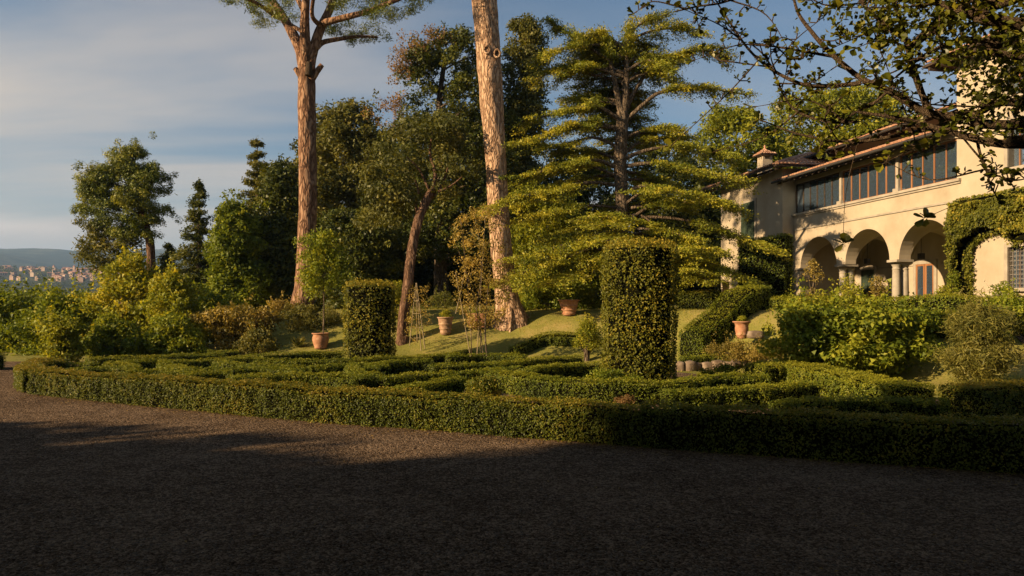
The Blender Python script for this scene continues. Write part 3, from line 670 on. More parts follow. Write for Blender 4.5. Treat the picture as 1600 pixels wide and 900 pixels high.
# woodland floor: dark dense underwood
env_tree('broadleaf_tree', 'shaded underwood tree behind the leaning trunk', [(340, 640, 720), (380, 610, 800), (430, 600, 810), (495, 600, 810)], 52, [(700, 505), (700, 430), (700, 380)], .2, DARKL, BARK, leaf=.22, nclump=190, per=80, cr=.9, group=gF, tintoff=-.1)
env_tree('broadleaf_tree', 'bright yellow green tree standing behind the scarred pine trunk', [(290, 800, 880), (320, 790, 910), (370, 785, 930), (440, 785, 930), (485, 790, 930)], 43, [(850, 495), (850, 420), (850, 350)], .2, YELL, BARK, leaf=.17, nclump=170, per=80, cr=.65, group=gF, tintoff=-.1)
for k, (a, b, yt, lab) in enumerate(((330, 520, 395, 'left stretch of dark underwood beneath the wood'), (500, 700, 400, 'middle stretch of dark underwood beneath the wood'), (690, 960, 380, 'right stretch of dark underwood behind the pines'), (930, 1250, 330, 'dark underwood behind the cedar and beside the villa'))):
    env_tree('undergrowth_tree', lab, [(yt, a + 20, b - 20), (yt + 25, a, b), (490, a - 5, b + 5)], 56 - k, [((a + b) / 2, 500), ((a + b) / 2, 440), ((a + b) / 2, 410)], .2, DARKL, BARK, leaf=.28, nclump=150, per=70, cr=1.1, group='underwood masses below the trees', df=.35, tintoff=-.1, limbs=8)
# trees beyond the villa
env_tree('broadleaf_tree', 'sunlit yellow green tree rising behind the chimney of the villa', [(168, 1120, 1150), (185, 1090, 1190), (230, 1075, 1240), (300, 1080, 1260), (380, 1085, 1260)], 58, [(1165, 480), (1165, 300), (1150, 220)], .4, YELL, BARK, leaf=.24, nclump=190, per=80, cr=1.0, group=gF, tintoff=-.12, holes=.1, limbs=30)
env_tree('broadleaf_tree', 'light green spreading tree behind the upper roof of the villa', [(140, 1250, 1340), (155, 1210, 1400), (185, 1180, 1440), (240, 1180, 1460), (320, 1200, 1460)], 62, [(1300, 470), (1300, 300), (1300, 200)], .45, YELL, BARK, leaf=.25, nclump=250, per=80, cr=1.1, group=gF, tintoff=-.18, holes=.12, limbs=30)

# leaning cypress-like tree with a stringy red trunk
Y = 36; b = np.array([(628 - 800) / FPX * 30.6, 30.6, 0]); b[2] = Tz(b[0], b[1])
root = thing('leaning_tree', 'leaning tree with a bare stringy reddish trunk right of the smaller drum', 'tree', b, group=gF)
def Pb(px, py, Y, b=b): return P(px, py, Y) - b
tb = MB(); tube(tb, [(0, 0, -.2), Pb(631, 500, 30.8), Pb(638, 440, 31), Pb(645, 385, 31.4), Pb(654, 345, 31.6), Pb(668, 310, 31.8), Pb(676, 296, 32)], [.27, .22, .21, .20, .19, .17, .12], 20, sub=10, rough=.2, rs=7, lobes=.10); tb.build('trunk', REDBARK, root)
lbs = [([(668, 312), (684, 300), (692, 285), (700, 262)], .10), ([(654, 345), (650, 318), (654, 300), (648, 280)], .08), ([(676, 298), (680, 270), (672, 240), (676, 205)], .10), ([(684, 300), (705, 290), (722, 276)], .06), ([(672, 300), (655, 265), (635, 245)], .06)]
lc = []
for path, r0 in lbs:
    lb = MB(); q = [Pb(x, y, 32 + .15 * i * (1 if len(path) > 3 else -1)) for i, (x, y) in enumerate(path)]; tube(lb, q, np.linspace(r0, r0 * .35, len(q)), 8, sub=5, rough=.1); lb.build('limb', REDBARK, root); lc.append(q[-1])
mb = MB(); k = 95; cc = []
rows = np.array([(185, 640, 700), (215, 600, 735), (250, 575, 750), (290, 565, 750), (320, 560, 640), (350, 570, 625)], float)
while len(cc) < k:
    y = rng.uniform(185, 350); xl = np.interp(y, rows[:, 0], rows[:, 1]); xr = np.interp(y, rows[:, 0], rows[:, 2])
    cc.append(Pb(rng.uniform(xl, xr), y, 32.5 + rng.uniform(-1.5, 2.5)))
clump(mb, cc, np.array([[.62, .62, .38]]) * rng.uniform(.6, 1.25, (k, 1)), 190, .15, .5, .8, .3, np.clip(rng.normal(.36, .2, k), 0, 1)); mb.build('crown', OLIVE, root)

# --- the two giant stone pines
def roughpts(pts, Y, b): return [P(x, y, Y) - b for x, y in pts]
Y1 = 35.0; b = np.array([(472 - 800) / FPX * Y1, Y1, 0]); b[2] = Tz(b[0], Y1)
root = thing('stone_pine', 'giant umbrella pine with a straight bare trunk forking near the top left', 'tree', b, group='giant stone pines')
tb = MB(); tube(tb, [(0, 0, -.3)] + roughpts([(472, 478), (476, 450), (479, 400), (481, 300), (480, 200), (479, 130), (479, 104)], Y1, b), [.66, .54, .475, .44, .42, .41, .40, .40], 44, sub=26, rough=.12, rs=3.6, lobes=.02)
tb.build('trunk', PBARK, root)
def limb(path, r0, r1, dY=0., Y=Y1, mat=PBARK, parent=root, b=b, sides=14):
    lb = MB(); n_ = len(path); q = [P(x, y, Y + dY * i / max(n_ - 1, 1)) - b for i, (x, y) in enumerate(path)]
    tube(lb, q, np.linspace(r0, r1, n_), sides, sub=7, rough=.09, rs=5); lb.build('limb', mat, parent); return q
L = []
L.append(limb([(476, 112), (470, 80), (455, 48), (438, 20), (420, -6), (395, -30)], .30, .12, 1))
L.append(limb([(478, 108), (477, 70), (476, 35), (478, 0), (482, -50)], .28, .15, -.5))
L.append(limb([(483, 108), (490, 75), (503, 40), (517, 10), (528, -25), (540, -60)], .27, .12, .5))
L.append(limb([(493, 76), (505, 66), (530, 61), (560, 57), (590, 58)], .15, .05, 2))
L.append(limb([(505, 36), (540, 27), (575, 18), (605, 6), (640, -8)], .17, .08, -1))
L.append(limb([(432, 26), (415, 14), (395, 2), (375, -6)], .12, .06, -1.5))
L.append(limb([(470, 48), (450, 36), (432, 26), (420, 8)], .10, .05, 1.5))
L.append(limb([(479, 30), (470, 8), (458, -15), (450, -40)], .15, .08, 1.5))
L.append(limb([(500, 40), (488, 25), (490, -5), (497, -45)], .12, .06, -2))
lb = MB(); tube(lb, roughpts([(475, 125), (468, 116), (461, 107)], Y1 - .2, b), [.16, .14, .11], 12, sub=3, rough=.12); lb.build('branch_stub', PBARK, root)
lb = MB(); tube(lb, roughpts([(486, 125), (495, 112), (503, 101)], Y1 - .2, b), [.18, .14, .12], 12, sub=3, rough=.12); lb.build('branch_stub', PBARK, root)
lb = MB(); tube(lb, roughpts([(482, 118), (483, 106), (483, 97)], Y1 - .5, b), [.17, .16, .12], 12, sub=3, rough=.12); lb.build('branch_stub', DKBARK, root)
def umbrella(mb, boxes, Y, b, leaf=.17, per=110, spread=1.5):
    for (x0, x1, y0, y1, k, dy0, dy1) in boxes:
        c_ = np.array([P(rng.uniform(x0, x1), rng.uniform(y0, y1), Y + rng.uniform(dy0, dy1)) - b for _ in range(k)])
        clump(mb, c_, np.array([[.42, .42, .24]]) * rng.uniform(.7, 1.2, (k, 1)), per, leaf, .16, .6, .3, np.clip(rng.normal(.4, .16, k), 0, 1), shell=.1)
mb = MB()
umbrella(mb, [(350, 425, -30, 8, 26, -3, 3), (385, 440, 0, 28, 12, -2, 2), (395, 430, 20, 38, 5, -2, 1), (440, 475, -20, 30, 12, 1, 4), (520, 600, -20, 12, 26, -3, 3), (510, 545, 25, 58, 10, 1, 3), (545, 612, 38, 66, 16, 1.2, 3), (590, 660, -30, 18, 32, -3, 2), (650, 695, -30, -2, 16, -2, 2), (560, 640, 10, 34, 12, -2, 2),
              (330, 720, -110, -25, 170, -6, 6), (390, 640, -160, -90, 80, -5, 5)], Y1, b)
mb.build('crown', PINE, root)
Y2 = 32.0; b2 = np.array([(797 - 800) / FPX * Y2, Y2, 0]); b2[2] = Tz(b2[0], Y2)
root2 = thing('stone_pine', 'giant pine with pale scaly trunk and branch scars right of the leaning tree', 'tree', b2, group='giant stone pines')
tb = MB(); tube(tb, [(0, 0, -.4), (0, 0, .05), (-.05, 0, .5)] + roughpts([(791, 455), (785, 400), (780, 330), (775, 250), (768, 150), (762, 60), (757, 0), (750, -80), (745, -200)], Y2, b2), [.95, .78, .60, .50, .46, .45, .455, .50, .53, .54, .5, .4], 48, sub=22, rough=.11, rs=3.4, lobes=.035)
tb.build('trunk', PBARK2, root2)
for k_ in range(9):
    a = k_ * .7 + rng.uniform(-.2, .2); lb = MB(); d = np.array([math.cos(a), math.sin(a)])
    r1 = rng.uniform(.85, 1.3); e = d * r1
    gzr = Tz(b2[0] + e[0], Y2 + e[1]) - b2[2]
    tube(lb, [(d[0] * .40, d[1] * .40, .6), (d[0] * .66, d[1] * .66, .16), (e[0], e[1], gzr - .06)], [.17, .15, .05], 9, sub=5, rough=.15); lb.build('root', PBARK2, root2)
def scar(px, py, r):
    c = P(px, py, Y2 - .53) - b2; mb = MB(); a = np.linspace(0, 2 * np.pi, 20)
    ring = [c + np.array([math.cos(x) * r * .75, -.05 + .06 * abs(math.cos(x)), math.sin(x) * r]) for x in a]
    tube(mb, ring, [r * .28] * 20, 7, rough=.2, rs=12); 
    mb.add([c + np.array([math.cos(x) * r * .72, .03, math.sin(x) * r]) for x in a[:-1]], [list(range(19))], 1)
    mb.build('branch_scar', [PBARK2, DKBARK], root2)
scar(761, 78, .16); scar(777, 84, .17); scar(754, 6, .12)
limb([(758, 10), (735, -40), (690, -110), (650, -170)], .3, .12, 2, Y2, PBARK2, root2, b2)
limb([(752, -60), (790, -120), (840, -180)], .28, .12, 2, Y2, PBARK2, root2, b2)
limb([(748, -120), (740, -200), (700, -270)], .26, .1, -2, Y2, PBARK2, root2, b2)
mb = MB(); umbrella(mb, [(620, 900, -330, -190, 170, -5, 5)], Y2, b2); mb.build('crown', PINE, root2)

# --- cedar: horizontal tiers
Yc = 33.5; bc = np.array([(975 - 800) / FPX * Yc, Yc, 0]); bc[2] = Tz(bc[0], Yc)
cedar = thing('cedar_tree', 'large spreading cedar with flat tiers of foliage in the middle of the garden', 'tree', bc)
tb = MB(); tube(tb, [(0, 0, -.3)] + roughpts([(972, 440), (970, 380), (972, 320), (969, 250), (972, 200), (972, 175)], Yc, bc), [.42, .36, .33, .31, .29, .27, .25], 22, sub=10, rough=.12, rs=5); tb.build('trunk', BARK, cedar)
def cl(path, r0, r1=.03, dY=0.):
    lb = MB(); n_ = len(path); q = np.array([P(x, y, Yc + dY * i / (n_ - 1)) - bc for i, (x, y) in enumerate(path)])
    tube(lb, q, np.linspace(r0, r1, n_), 9, sub=6, rough=.1, rs=6); lb.build('limb', BARK, cedar); return spline(q, 8)
sprays = []   # (polyline, start fraction, half width)
mains = [
 ([(972, 185), (965, 150), (957, 110), (950, 80), (940, 50)], .17, 0., .55, 1.0), ([(974, 185), (978, 150), (979, 110), (980, 75), (985, 40)], .19, 0, .6, 1.2), ([(978, 170), (990, 145), (1010, 115), (1035, 95), (1065, 88)], .13, .5, .6, 1.1),
 ([(975, 192), (1003, 165), (1030, 145), (1065, 140), (1110, 138), (1165, 148)], .11, -.8, .45, .9), ([(980, 130), (1000, 112), (1030, 108)], .07, 1, .5, .8),
 ([(966, 185), (945, 172), (925, 165), (890, 172), (850, 182), (815, 190)], .10, -1, .3, 1.1), ([(966, 200), (945, 198), (915, 197), (880, 200), (840, 215), (800, 225)], .10, -1.5, .3, 1.2),
 ([(968, 232), (945, 220), (920, 215), (880, 228), (845, 232)], .09, -.6, .45, 1.0), ([(960, 110), (930, 118), (900, 105), (870, 110), (835, 125)], .08, .5, .35, 1.0),
 ([(955, 95), (930, 80), (905, 62), (880, 48), (868, 42)], .07, .3, .4, .9), ([(950, 70), (930, 70), (900, 72), (865, 80), (845, 90)], .06, -.9, .35, 1.0),
 ([(985, 50), (1010, 32), (1045, 22)], .06, .2, .3, .9), ([(984, 62), (1020, 48), (1060, 45), (1098, 60)], .07, -.6, .3, 1.1), ([(1040, 95), (1075, 82), (1110, 80), (1140, 92)], .06, -.3, .25, .9),
 ([(975, 240), (1000, 222), (1040, 215), (1080, 220)], .09, .6, .35, 1.1), ([(976, 215), (1000, 205), (1035, 198), (1065, 205)], .06, -.8, .35, .7),
 ([(975, 248), (1010, 235), (1060, 228), (1110, 235), (1150, 245)], .10, -1.2, .35, 1.3), ([(978, 260), (1010, 255), (1050, 258), (1100, 270), (1170, 285)], .10, -1.8, .3, 1.3),
 ([(966, 262), (930, 250), (890, 255), (840, 270), (790, 280)], .10, -1.5, .3, 1.3), ([(967, 290), (930, 285), (890, 290), (850, 300), (790, 312), (755, 330)], .09, -2, .35, 1.2),
 ([(965, 325), (940, 322), (900, 322), (865, 330), (800, 345)], .07, -1.5, .4, 1.2), ([(976, 330), (1000, 318), (1020, 308)], .08, -.6, .7, .5), ([(978, 338), (1000, 336), (1015, 345), (1035, 362)], .06, -.9, .8, .4),
 ([(976, 300), (1010, 290), (1060, 300), (1110, 310), (1160, 330)], .09, -1.8, .35, 1.3), ([(970, 360), (940, 365), (890, 380), (840, 395), (800, 405)], .07, -2.6, .35, 1.3),
 ([(972, 370), (930, 385), (880, 405), (830, 420), (795, 440)], .07, -3.2, .35, 1.3), ([(975, 360), (1010, 358), (1050, 370), (1090, 385), (1130, 395)], .07, -2.4, .4, 1.2),
 ([(978, 380), (1030, 385), (1080, 400), (1130, 420), (1175, 440)], .07, -2.6, .35, 1.3), ([(970, 395), (940, 410), (900, 425), (870, 440)], .06, -2.8, .3, 1.2), ([(976, 340), (1040, 340), (1100, 350), (1160, 372), (1215, 392)], .08, -2.0, .4, 1.2),
 ([(976, 400), (1020, 410), (1070, 425), (1115, 440)], .06, -3.6, .3, 1.2), ([(972, 345), (960, 345), (950, 352)], .05, -3.5, .3, 1.2),
]
for path, r0, dY, st, hw in mains: sprays.append((cl(path, r0, .03, dY), st, hw))
# boughs reaching away from and towards the viewer
for k_ in range(68):
    z = 1.8 + 10.2 * rng.random() ** 1.25 if k_ < 50 else rng.uniform(9.3, 12.2); fr = (z / 13)
    Lg = (5.2 - 2.2 * fr) * rng.uniform(.6, 1.0); a = rng.uniform(0, 2 * np.pi)
    if z > 5 and math.sin(a) < -.6: a = -a
    s = np.array([0, 0, z]); e = np.array([Lg * math.cos(a) * .95, Lg * math.sin(a), z + rng.uniform(-.7, .5)])
    q = spline([s, (s + e) / 2 + [0, 0, rng.uniform(.1, .5)], e], 9)
    lb = MB(); tube(lb, q, np.linspace(.09, .02, len(q)), 7, rough=.1); lb.build('limb', BARK, cedar); sprays.append((q, .35, 1.1))
mb = MB(); tw = MB()
for q, st, hw in sprays:
    n_ = len(q); L_ = np.linalg.norm(np.diff(q, axis=0), axis=1).sum()
    npl = int(6 + L_ * 7.0)
    for _ in range(npl):
        f_ = rng.uniform(st, 1.0); i0 = min(int(f_ * (n_ - 1)), n_ - 2); c_ = q[i0] + (q[i0 + 1] - q[i0]) * (f_ * (n_ - 1) - i0)
        d = unit(q[i0 + 1] - q[i0]); sd_ = np.array([-d[1], d[0], 0]); sd_ = sd_ / max(np.linalg.norm(sd_), .2)
        lat = rng.uniform(-1, 1) * hw * (1.3 - .5 * f_)
        tip = c_ + sd_ * lat + d * abs(lat) * .55 + np.array([0, 0, .05 - .2 * abs(lat) + rng.normal() * .085])
        m_ = max(2, int(2 + abs(lat) * 3.2)); seg = np.array([c_ * (1 - s_) + tip * s_ + np.array([0, 0, .06 * math.sin(s_ * 3)]) for s_ in np.linspace(.25, 1.08, m_)])
        if abs(lat) > .3: tube(tw, [c_, tip], [.018, .006], 4)
        tn = float(np.clip(rng.normal(.5 + .10 * f_, .15), 0, 1))
        idx = np.repeat(np.arange(m_), 31); nn_ = len(idx)
        C = seg[idx] + rng.normal(size=(nn_, 3)) * np.array([.17, .17, .03]); C[:, 2] -= rng.exponential(.03, nn_)
        leaves(mb, C, np.array([0, 0, .7]) + randdir(nn_) * .8, .108 * rng.uniform(.6, 1.25, nn_), tn + rng.normal(size=nn_) * .13, .38, tang=unit(tip - c_ + 1e-6)[None] * .8)
mb.build('crown', CEDAR, cedar); tw.build('twigs', BARK, cedar, kind='stuff')

# ------------------------------------------------------------------ shrubs left of the parterre
gL = 'bushes along the left edge of the garden'
bush_px([(398, 195, 225), (420, 160, 245), (460, 135, 262), (500, 130, 268), (548, 135, 262)], 33, 'tall light green bush with yellowish leaves below the round pine', mat=YELL, leaf=.14, nclump=150, per=95, cr=.5, group=gL)
bush_px([(432, 235, 290), (455, 225, 322), (500, 222, 330), (548, 225, 335)], 31.5, 'yellow green bush just right of the tallest light bush', mat=YELL, leaf=.13, nclump=120, per=90, cr=.45, group=gL, tintoff=-.08)
bush_px([(450, 0, 60), (465, -60, 130), (500, -70, 160), (556, -70, 160)], 36, 'dark green bush mass at the far left edge above the straight hedge', mat=BROAD, leaf=.17, nclump=190, per=90, cr=.6, group=gL, tintoff=-.12, df=.5)
bush_px([(462, 60, 130), (480, 35, 160), (520, 30, 165), (560, 40, 165)], 33, 'deep green bush between the far left mass and the tall light bush', mat=BROAD, leaf=.15, nclump=120, per=90, cr=.5, group=gL, tintoff=-.02)
bush_px([(496, 85, 115), (510, 65, 130), (535, 58, 140), (562, 72, 128)], 27.5, 'small upright bush standing just behind the left corner of the parterre', mat=YELL, leaf=.11, nclump=75, per=90, cr=.3, group=gL, tintoff=-.12)
bush_px([(500, 150, 200), (520, 135, 235), (556, 135, 235)], 29, 'low leafy bush at the foot of the tall light bush', mat=BROAD, leaf=.12, nclump=80, per=90, cr=.35, group=gL, tintoff=.05)
bush_px([(492, 245, 290), (515, 225, 320), (553, 225, 325)], 29.5, 'low green bush behind the hairpin hedge', mat=BROAD, leaf=.12, nclump=90, per=90, cr=.35, group=gL, tintoff=.1)
bush_px([(478, 335, 400), (492, 318, 440), (520, 318, 440), (545, 325, 436)], 31, 'reddish brown and green shrub left of the lawn', mat=ROSEL, leaf=.11, nclump=110, per=80, cr=.35, group=gL, tintoff=-.2)
bush_px([(462, 300, 350), (480, 285, 380), (520, 285, 380)], 35, 'green shrub below the pointed conifer', mat=BROAD, leaf=.14, nclump=90, per=85, cr=.45, group=gL)
bush_px([(515, 385, 420), (530, 375, 435), (548, 378, 432)], 28.8, 'small grey green shrub at the left end of the lawn', mat=OLIVE, leaf=.09, nclump=50, per=80, cr=.22, group=gL, tintoff=.15)
bush_px([(478, 455, 500), (492, 442, 540), (518, 440, 536), (522, 450, 530)], 33, 'grey green mounded shrub at the foot of the tall bare pine', mat=OLIVE, leaf=.09, nclump=100, per=85, cr=.3, group=gL, tintoff=.2)
bush_px([(470, 425, 470), (490, 410, 475), (525, 415, 470)], 34.5, 'shrub with pale pinkish stems left of the pine foot', mat=ROSEL, leaf=.1, nclump=60, per=70, cr=.3, group=gL, tintoff=-.1)
for k_, (px_, t_, l_, r_, lab) in enumerate(((600, 440, 590, 640, 'yellow green shrub just right of the smaller drum'), (720, 455, 672, 716, 'round clipped bush behind the potted plants'), (880, 440, 800, 950, 'green shrub mass behind the banded pot on the bank'), (640, 480, 560, 720, 'low clipped dark hedge mass under the wood'))):
    bush_px([(t_, l_ + 10, r_ - 10), (t_ + 14, l_, r_), (505 - 8 * (k_ == 2), l_, r_)], (33, 36, 35, 37)[k_], lab, mat=(YELL, DARKL, BROAD, DARKL)[k_], leaf=(.09, .06, .12, .1)[k_], nclump=(40, 60, 110, 120)[k_], per=90, cr=(.3, .3, .4, .35)[k_], tintoff=(0, .25, .05, .15)[k_])
# spiky agave-like plant
g_ = on_ground(466, 543); mb = MB()
for k_ in range(60):
    a = rng.uniform(0, 6.28); e_ = rng.uniform(.2, 1.3); d = np.array([math.cos(a) * math.cos(e_), math.sin(a) * math.cos(e_), math.sin(e_)]); s_ = np.array([-math.sin(a), math.cos(a), 0]) * .035; l = rng.uniform(.4, .62)
    mb.add([d * .02 - s_, d * .02 + s_, d * l * .6 + s_ * .8, d * l, d * l * .6 - s_ * .8], [[0, 1, 2, 3, 4]], 0, rng.random())
o = mb.build('spiky_plant', OLIVE); o.location = g_; tag(o, 'small dark spiky plant on the grass left of the first pot', 'plant')

# ------------------------------------------------------------------ shrubs on the right
gR = 'shrubs on the bank below the villa'
bush_px([(478, 1260, 1330), (490, 1215, 1420), (520, 1190, 1440), (560, 1200, 1440), (582, 1250, 1420)], 21.5, 'large broad leaved shrub with glossy leaves on the bank below the villa', mat=BROAD, leaf=.12, nclump=230, per=70, cr=.42, group=gR, tintoff=.08, aspect=.75, up=.6, df=.55)
bush_px([(462, 1225, 1300), (475, 1205, 1350), (500, 1200, 1360), (535, 1210, 1300)], 25, 'twiggy yellow green shrub behind the large broad leaved shrub', mat=YELL, leaf=.09, nclump=130, per=80, cr=.35, group=gR, tintoff=-.1)
bush_px([(485, 1380, 1450), (500, 1350, 1470), (540, 1350, 1468), (585, 1365, 1450)], 22.5, 'dark hollow leafy shrub beside the large broad leaved shrub', mat=BROAD, leaf=.11, nclump=110, per=70, cr=.38, group=gR, tintoff=-.15)
bush_px([(478, 1490, 1550), (495, 1470, 1590), (530, 1465, 1592), (570, 1470, 1580), (603, 1490, 1545)], 19.0, 'feathery narrow leaved shrub at the right above the shaded hedge', mat=OLIVE, leaf=.15, nclump=190, per=85, cr=.3, group=gR, tintoff=.2, aspect=.13, out=.4)
bush_px([(468, 1545, 1600), (485, 1530, 1640), (540, 1580, 1650)], 22.5, 'leafy shrub below the barred window at the right edge', mat=BROAD, leaf=.1, nclump=110, per=75, cr=.35, group=gR, tintoff=.0)
bush_px([(535, 1120, 1170), (545, 1080, 1240), (560, 1110, 1250)], 23.2, 'dry trailing shrub over the stone edging', mat=ROSEL, leaf=.06, nclump=70, per=70, cr=.2, group=gR, tintoff=-.3)
bush_px([(500, 905, 930), (515, 890, 945), (545, 895, 940)], 27.5, 'small sunlit shrub on the lawn left of the large drum', mat=YELL, leaf=.08, nclump=55, per=60, cr=.22, group=gR, tintoff=-.05)
for pxs, yt, yb, Yb, lab, mt in (((1352, 1388), 432, 462, 26.5, 'pale flowering shrub in front of the column pair', ROSEL), ((1455, 1492), 448, 466, 25.8, 'rounded yellow green shrub in front of the right arch', YELL), ((1545, 1590), 440, 466, 24, 'low leafy shrub below the cream wall', BROAD), ((1250, 1290), 405, 462, 27.8, 'thin rose bush in front of the left arch', ROSEL), ((1296, 1352), 428, 466, 26.4, 'wispy green shrub in front of the middle columns', YELL), ((1478, 1500), 425, 460, 26.6, 'dark green shrub at the base of the ivy', BROAD)):
    a_, b_ = pxs; bush_px([(yt, (a_ + b_) / 2 - 6, (a_ + b_) / 2 + 6), ((yt + yb) / 2, a_, b_), (yb + 12, a_ + 2, b_ - 2)], Yb, lab, mat=mt, leaf=.075, nclump=26, per=38, cr=.24, group='garden shrubs before the loggia', tintoff=-.05)
# terrace hedges under the villa
def path_at(pts, Y): return [((x - 800) / FPX * y_, y_) for (x, y_) in pts]
def zc(h): return lambda x, y: np.maximum(T(x, y), 0) * 0 + h
hedge(path_at([(1205, 30.5), (1290, 28), (1400, 25.6), (1500, 24), (1620, 22.6)], 0), .9, .95, 'long level hedge along the terrace in front of the loggia', .06, zf=zc(1.52), tint=.12, dens=2.6, name='terrace_hedge', mat=BOXG)
hedge(path_at([(1400, 23.6), (1480, 22.6), (1580, 21.6)], 0), .9, .8, 'second lower hedge on the bank under the terrace hedge', .06, zf=zc(1.2), tint=.08, dens=2.5, name='terrace_hedge', mat=BOXG)
hedge([P(1185, 470, 28.5)[:2], P(1135, 480, 27.2)[:2], P(1080, 500, 26.0)[:2]], 1.1, .95, 'sloping clipped hedge climbing the bank beside the urn', .055, tint=.0, dens=2.6, name='bank_hedge', mat=BOXG)
hedge([P(1190, 458, 31)[:2], P(1120, 458, 31.5)[:2], P(1062, 465, 32)[:2]], .8, .8, 'low hedge higher on the bank behind the urn', .06, tint=-.05, name='bank_hedge')
hedge([P(1158, 400, 34.5)[:2], P(1196, 400, 34.0)[:2], P(1232, 400, 33.4)[:2]], 1.4, 3.4, 'tall dark square clipped hedge at the left end of the villa', .085, tint=-.1, dens=2.4, name='tall_hedge', mat=BOXG, zf=zc(2.0))

# stone edging blocks
STONE = solid('rough_stone', [(.3, (.10, .07, .045)), (.55, (.20, .15, .105)), (.8, (.33, .27, .2))], 5, rough=.9, bump=.6, bscale=14)
def rock(sx, sy, sz, seed):
    import bmesh
    bm = bmesh.new(); bmesh.ops.create_cube(bm, size=1); bmesh.ops.subdivide_edges(bm, edges=bm.edges[:], cuts=3, use_grid_fill=True)
    for v in bm.verts:
        c = v.co; n_ = c.normalized() * .62; c = c * .6 + n_ * .4
        d = 1 + .12 * float(vnoise(np.array([[c.x, c.y, c.z]]), 3, seed)[0]); v.co = Vector((c.x * sx * d, c.y * sy * d, c.z * sz * d))
    me = bpy.data.meshes.new('stone'); bm.to_mesh(me); bm.free(); me.materials.append(STONE)
    for p_ in me.polygons: p_.use_smooth = True
    return me
edge = thing('stone_edging', 'row of rough pale stones edging the bank right of the large drum', 'wall', (*G(1110, 545, .1)[:2], .1))
eb = np.array(edge.location)
for k_, px_ in enumerate(range(1062, 1176, 15)):
    q = np.array([(px_ - 800) / FPX * 24.4, 24.4 + .1 * rng.normal(), 0]); q[2] = Tz(q[0], q[1]) + .12
    o = bpy.data.objects.new('stone', rock(rng.uniform(.3, .46), rng.uniform(.3, .45), rng.uniform(.24, .42), k_)); COL.objects.link(o); o.parent = edge; o.location = q - eb; o.rotation_euler = (0, 0, rng.uniform(-.4, .4))
o = bpy.data.objects.new('boulder', rock(.5, .35, .25, 40)); COL.objects.link(o); q = P(1180, 523, 24.8); o.location = q; tag(o, 'flat pale boulder right of the urn', 'rock')

# ------------------------------------------------------------------ pots
TERRA = solid('terracotta', [(.25, (.240, .104, .052)), (.5, (.368, .176, .092)), (.75, (.464, .288, .176))], 7, 6, rough=.85, bump=.25, bscale=30)
TERRAD = solid('old_terracotta', [(.25, (.16, .10, .06)), (.5, (.33, .20, .12)), (.75, (.46, .34, .22))], 9, 6, rough=.9, bump=.3, bscale=30)
SOIL = solid('soil', [(.3, (.03, .02, .012)), (.7, (.07, .05, .03))], 20, rough=1)
def lathe(mb, prof, n=36, mat=0, rnd=.5):
    a = np.linspace(0, 2 * np.pi, n, endpoint=False); pr = np.array(prof, float)
    V = np.stack([pr[:, 0, None] * np.cos(a), pr[:, 0, None] * np.sin(a), np.repeat(pr[:, 1, None], n, 1)], -1)
    i = np.arange(len(pr) - 1)[:, None] * n; j = np.arange(n)[None]; j2 = (j + 1) % n
    mb.add(V, np.stack([i + j, i + j2, i + n + j2, i + n + j], -1).reshape(-1, 4), mat, rnd, True)
    mb.add(V[0], [list(range(n))[::-1]], mat, rnd); return mb
def banded(r0, r1, H, bands, rim=.05):
    pr = [(r0, 0)]
    for k in range(1, 40):
        f_ = k / 40; r = r0 + (r1 - r0) * f_ ** .9
        for b_ in bands:
            r += .045 * math.exp(-((f_ - b_) / .035) ** 2)
        pr.append((r, f_ * H * .9))
    pr += [(r1 + .01, H * .9), (r1 + rim, H * .91), (r1 + rim + .01, H * .99), (r1 + rim - .02, H), (r1 - .03, H), (r1 - .05, H * .86)]
    return pr
def pot(px, yb, w_px, yt, label, prof_fn, mat, plant=None, plabel=None, square=False, Yd=None, soil=True):
    g_ = on_ground(px, yb) if Yd is None else np.array([(px - 800) / FPX * Yd, Yd, CH + (HOR - yb) / FPX * Yd])
    Y = g_[1]; s = Y / FPX; H = (yb - yt) * s; Rm = w_px / 2 * s
    root = thing('terracotta_pot', label, 'pot', g_, group='terracotta pots in the garden')
    if square:
        mb = MB()
        a_, b_ = Rm * .82, Rm
        v = [(-a_, -a_, 0), (a_, -a_, 0), (a_, a_, 0), (-a_, a_, 0), (-b_, -b_, H * .86), (b_, -b_, H * .86), (b_, b_, H * .86), (-b_, b_, H * .86)]
        mb.add(v, BOXF); mb.build('pot_body', mat, root)
        for z_, e_ in ((.06, .03), (.32, .025), (.6, .025)):
            m2 = MB(); q = a_ + (b_ - a_) * z_ + e_; box(m2, -q, q, -q, q, H * z_, H * (z_ + .08)); m2.build('moulding', mat, root)
        for xx_ in np.linspace(-.6, .6, 4):
            for z_ in (.17, .44, .7):
                m2 = MB(); box(m2, xx_ * Rm - .05, xx_ * Rm + .05, -Rm - .01, -Rm + .08, H * z_, H * (z_ + .1)); m2.build('relief', mat, root)
        m2 = MB(); q = b_ * 1.08; box(m2, -q, q, -q, q, H * .86, H); m2.build('rim', mat, root)
    else:
        pr = prof_fn(Rm, H); mb = MB(); lathe(mb, pr); mb.build('pot_body', mat, root)
        m2 = MB(); zr = H; lathe(m2, [(Rm * .9, zr * .93), (Rm * 1.0, zr * .935), (Rm * 1.02, zr * .985), (Rm * .97, zr * 1.005), (Rm * .86, zr * 1.005), (Rm * .84, zr * .94)]); m2.build('rim', mat, root)
    m3 = MB(); lathe(m3, [(.01, H * .9), (Rm * .86, H * .9), (Rm * .86, H * .93), (.01, H * .95)], 24); m3.build('soil', SOIL, root)
    return root, g_, H, Rm
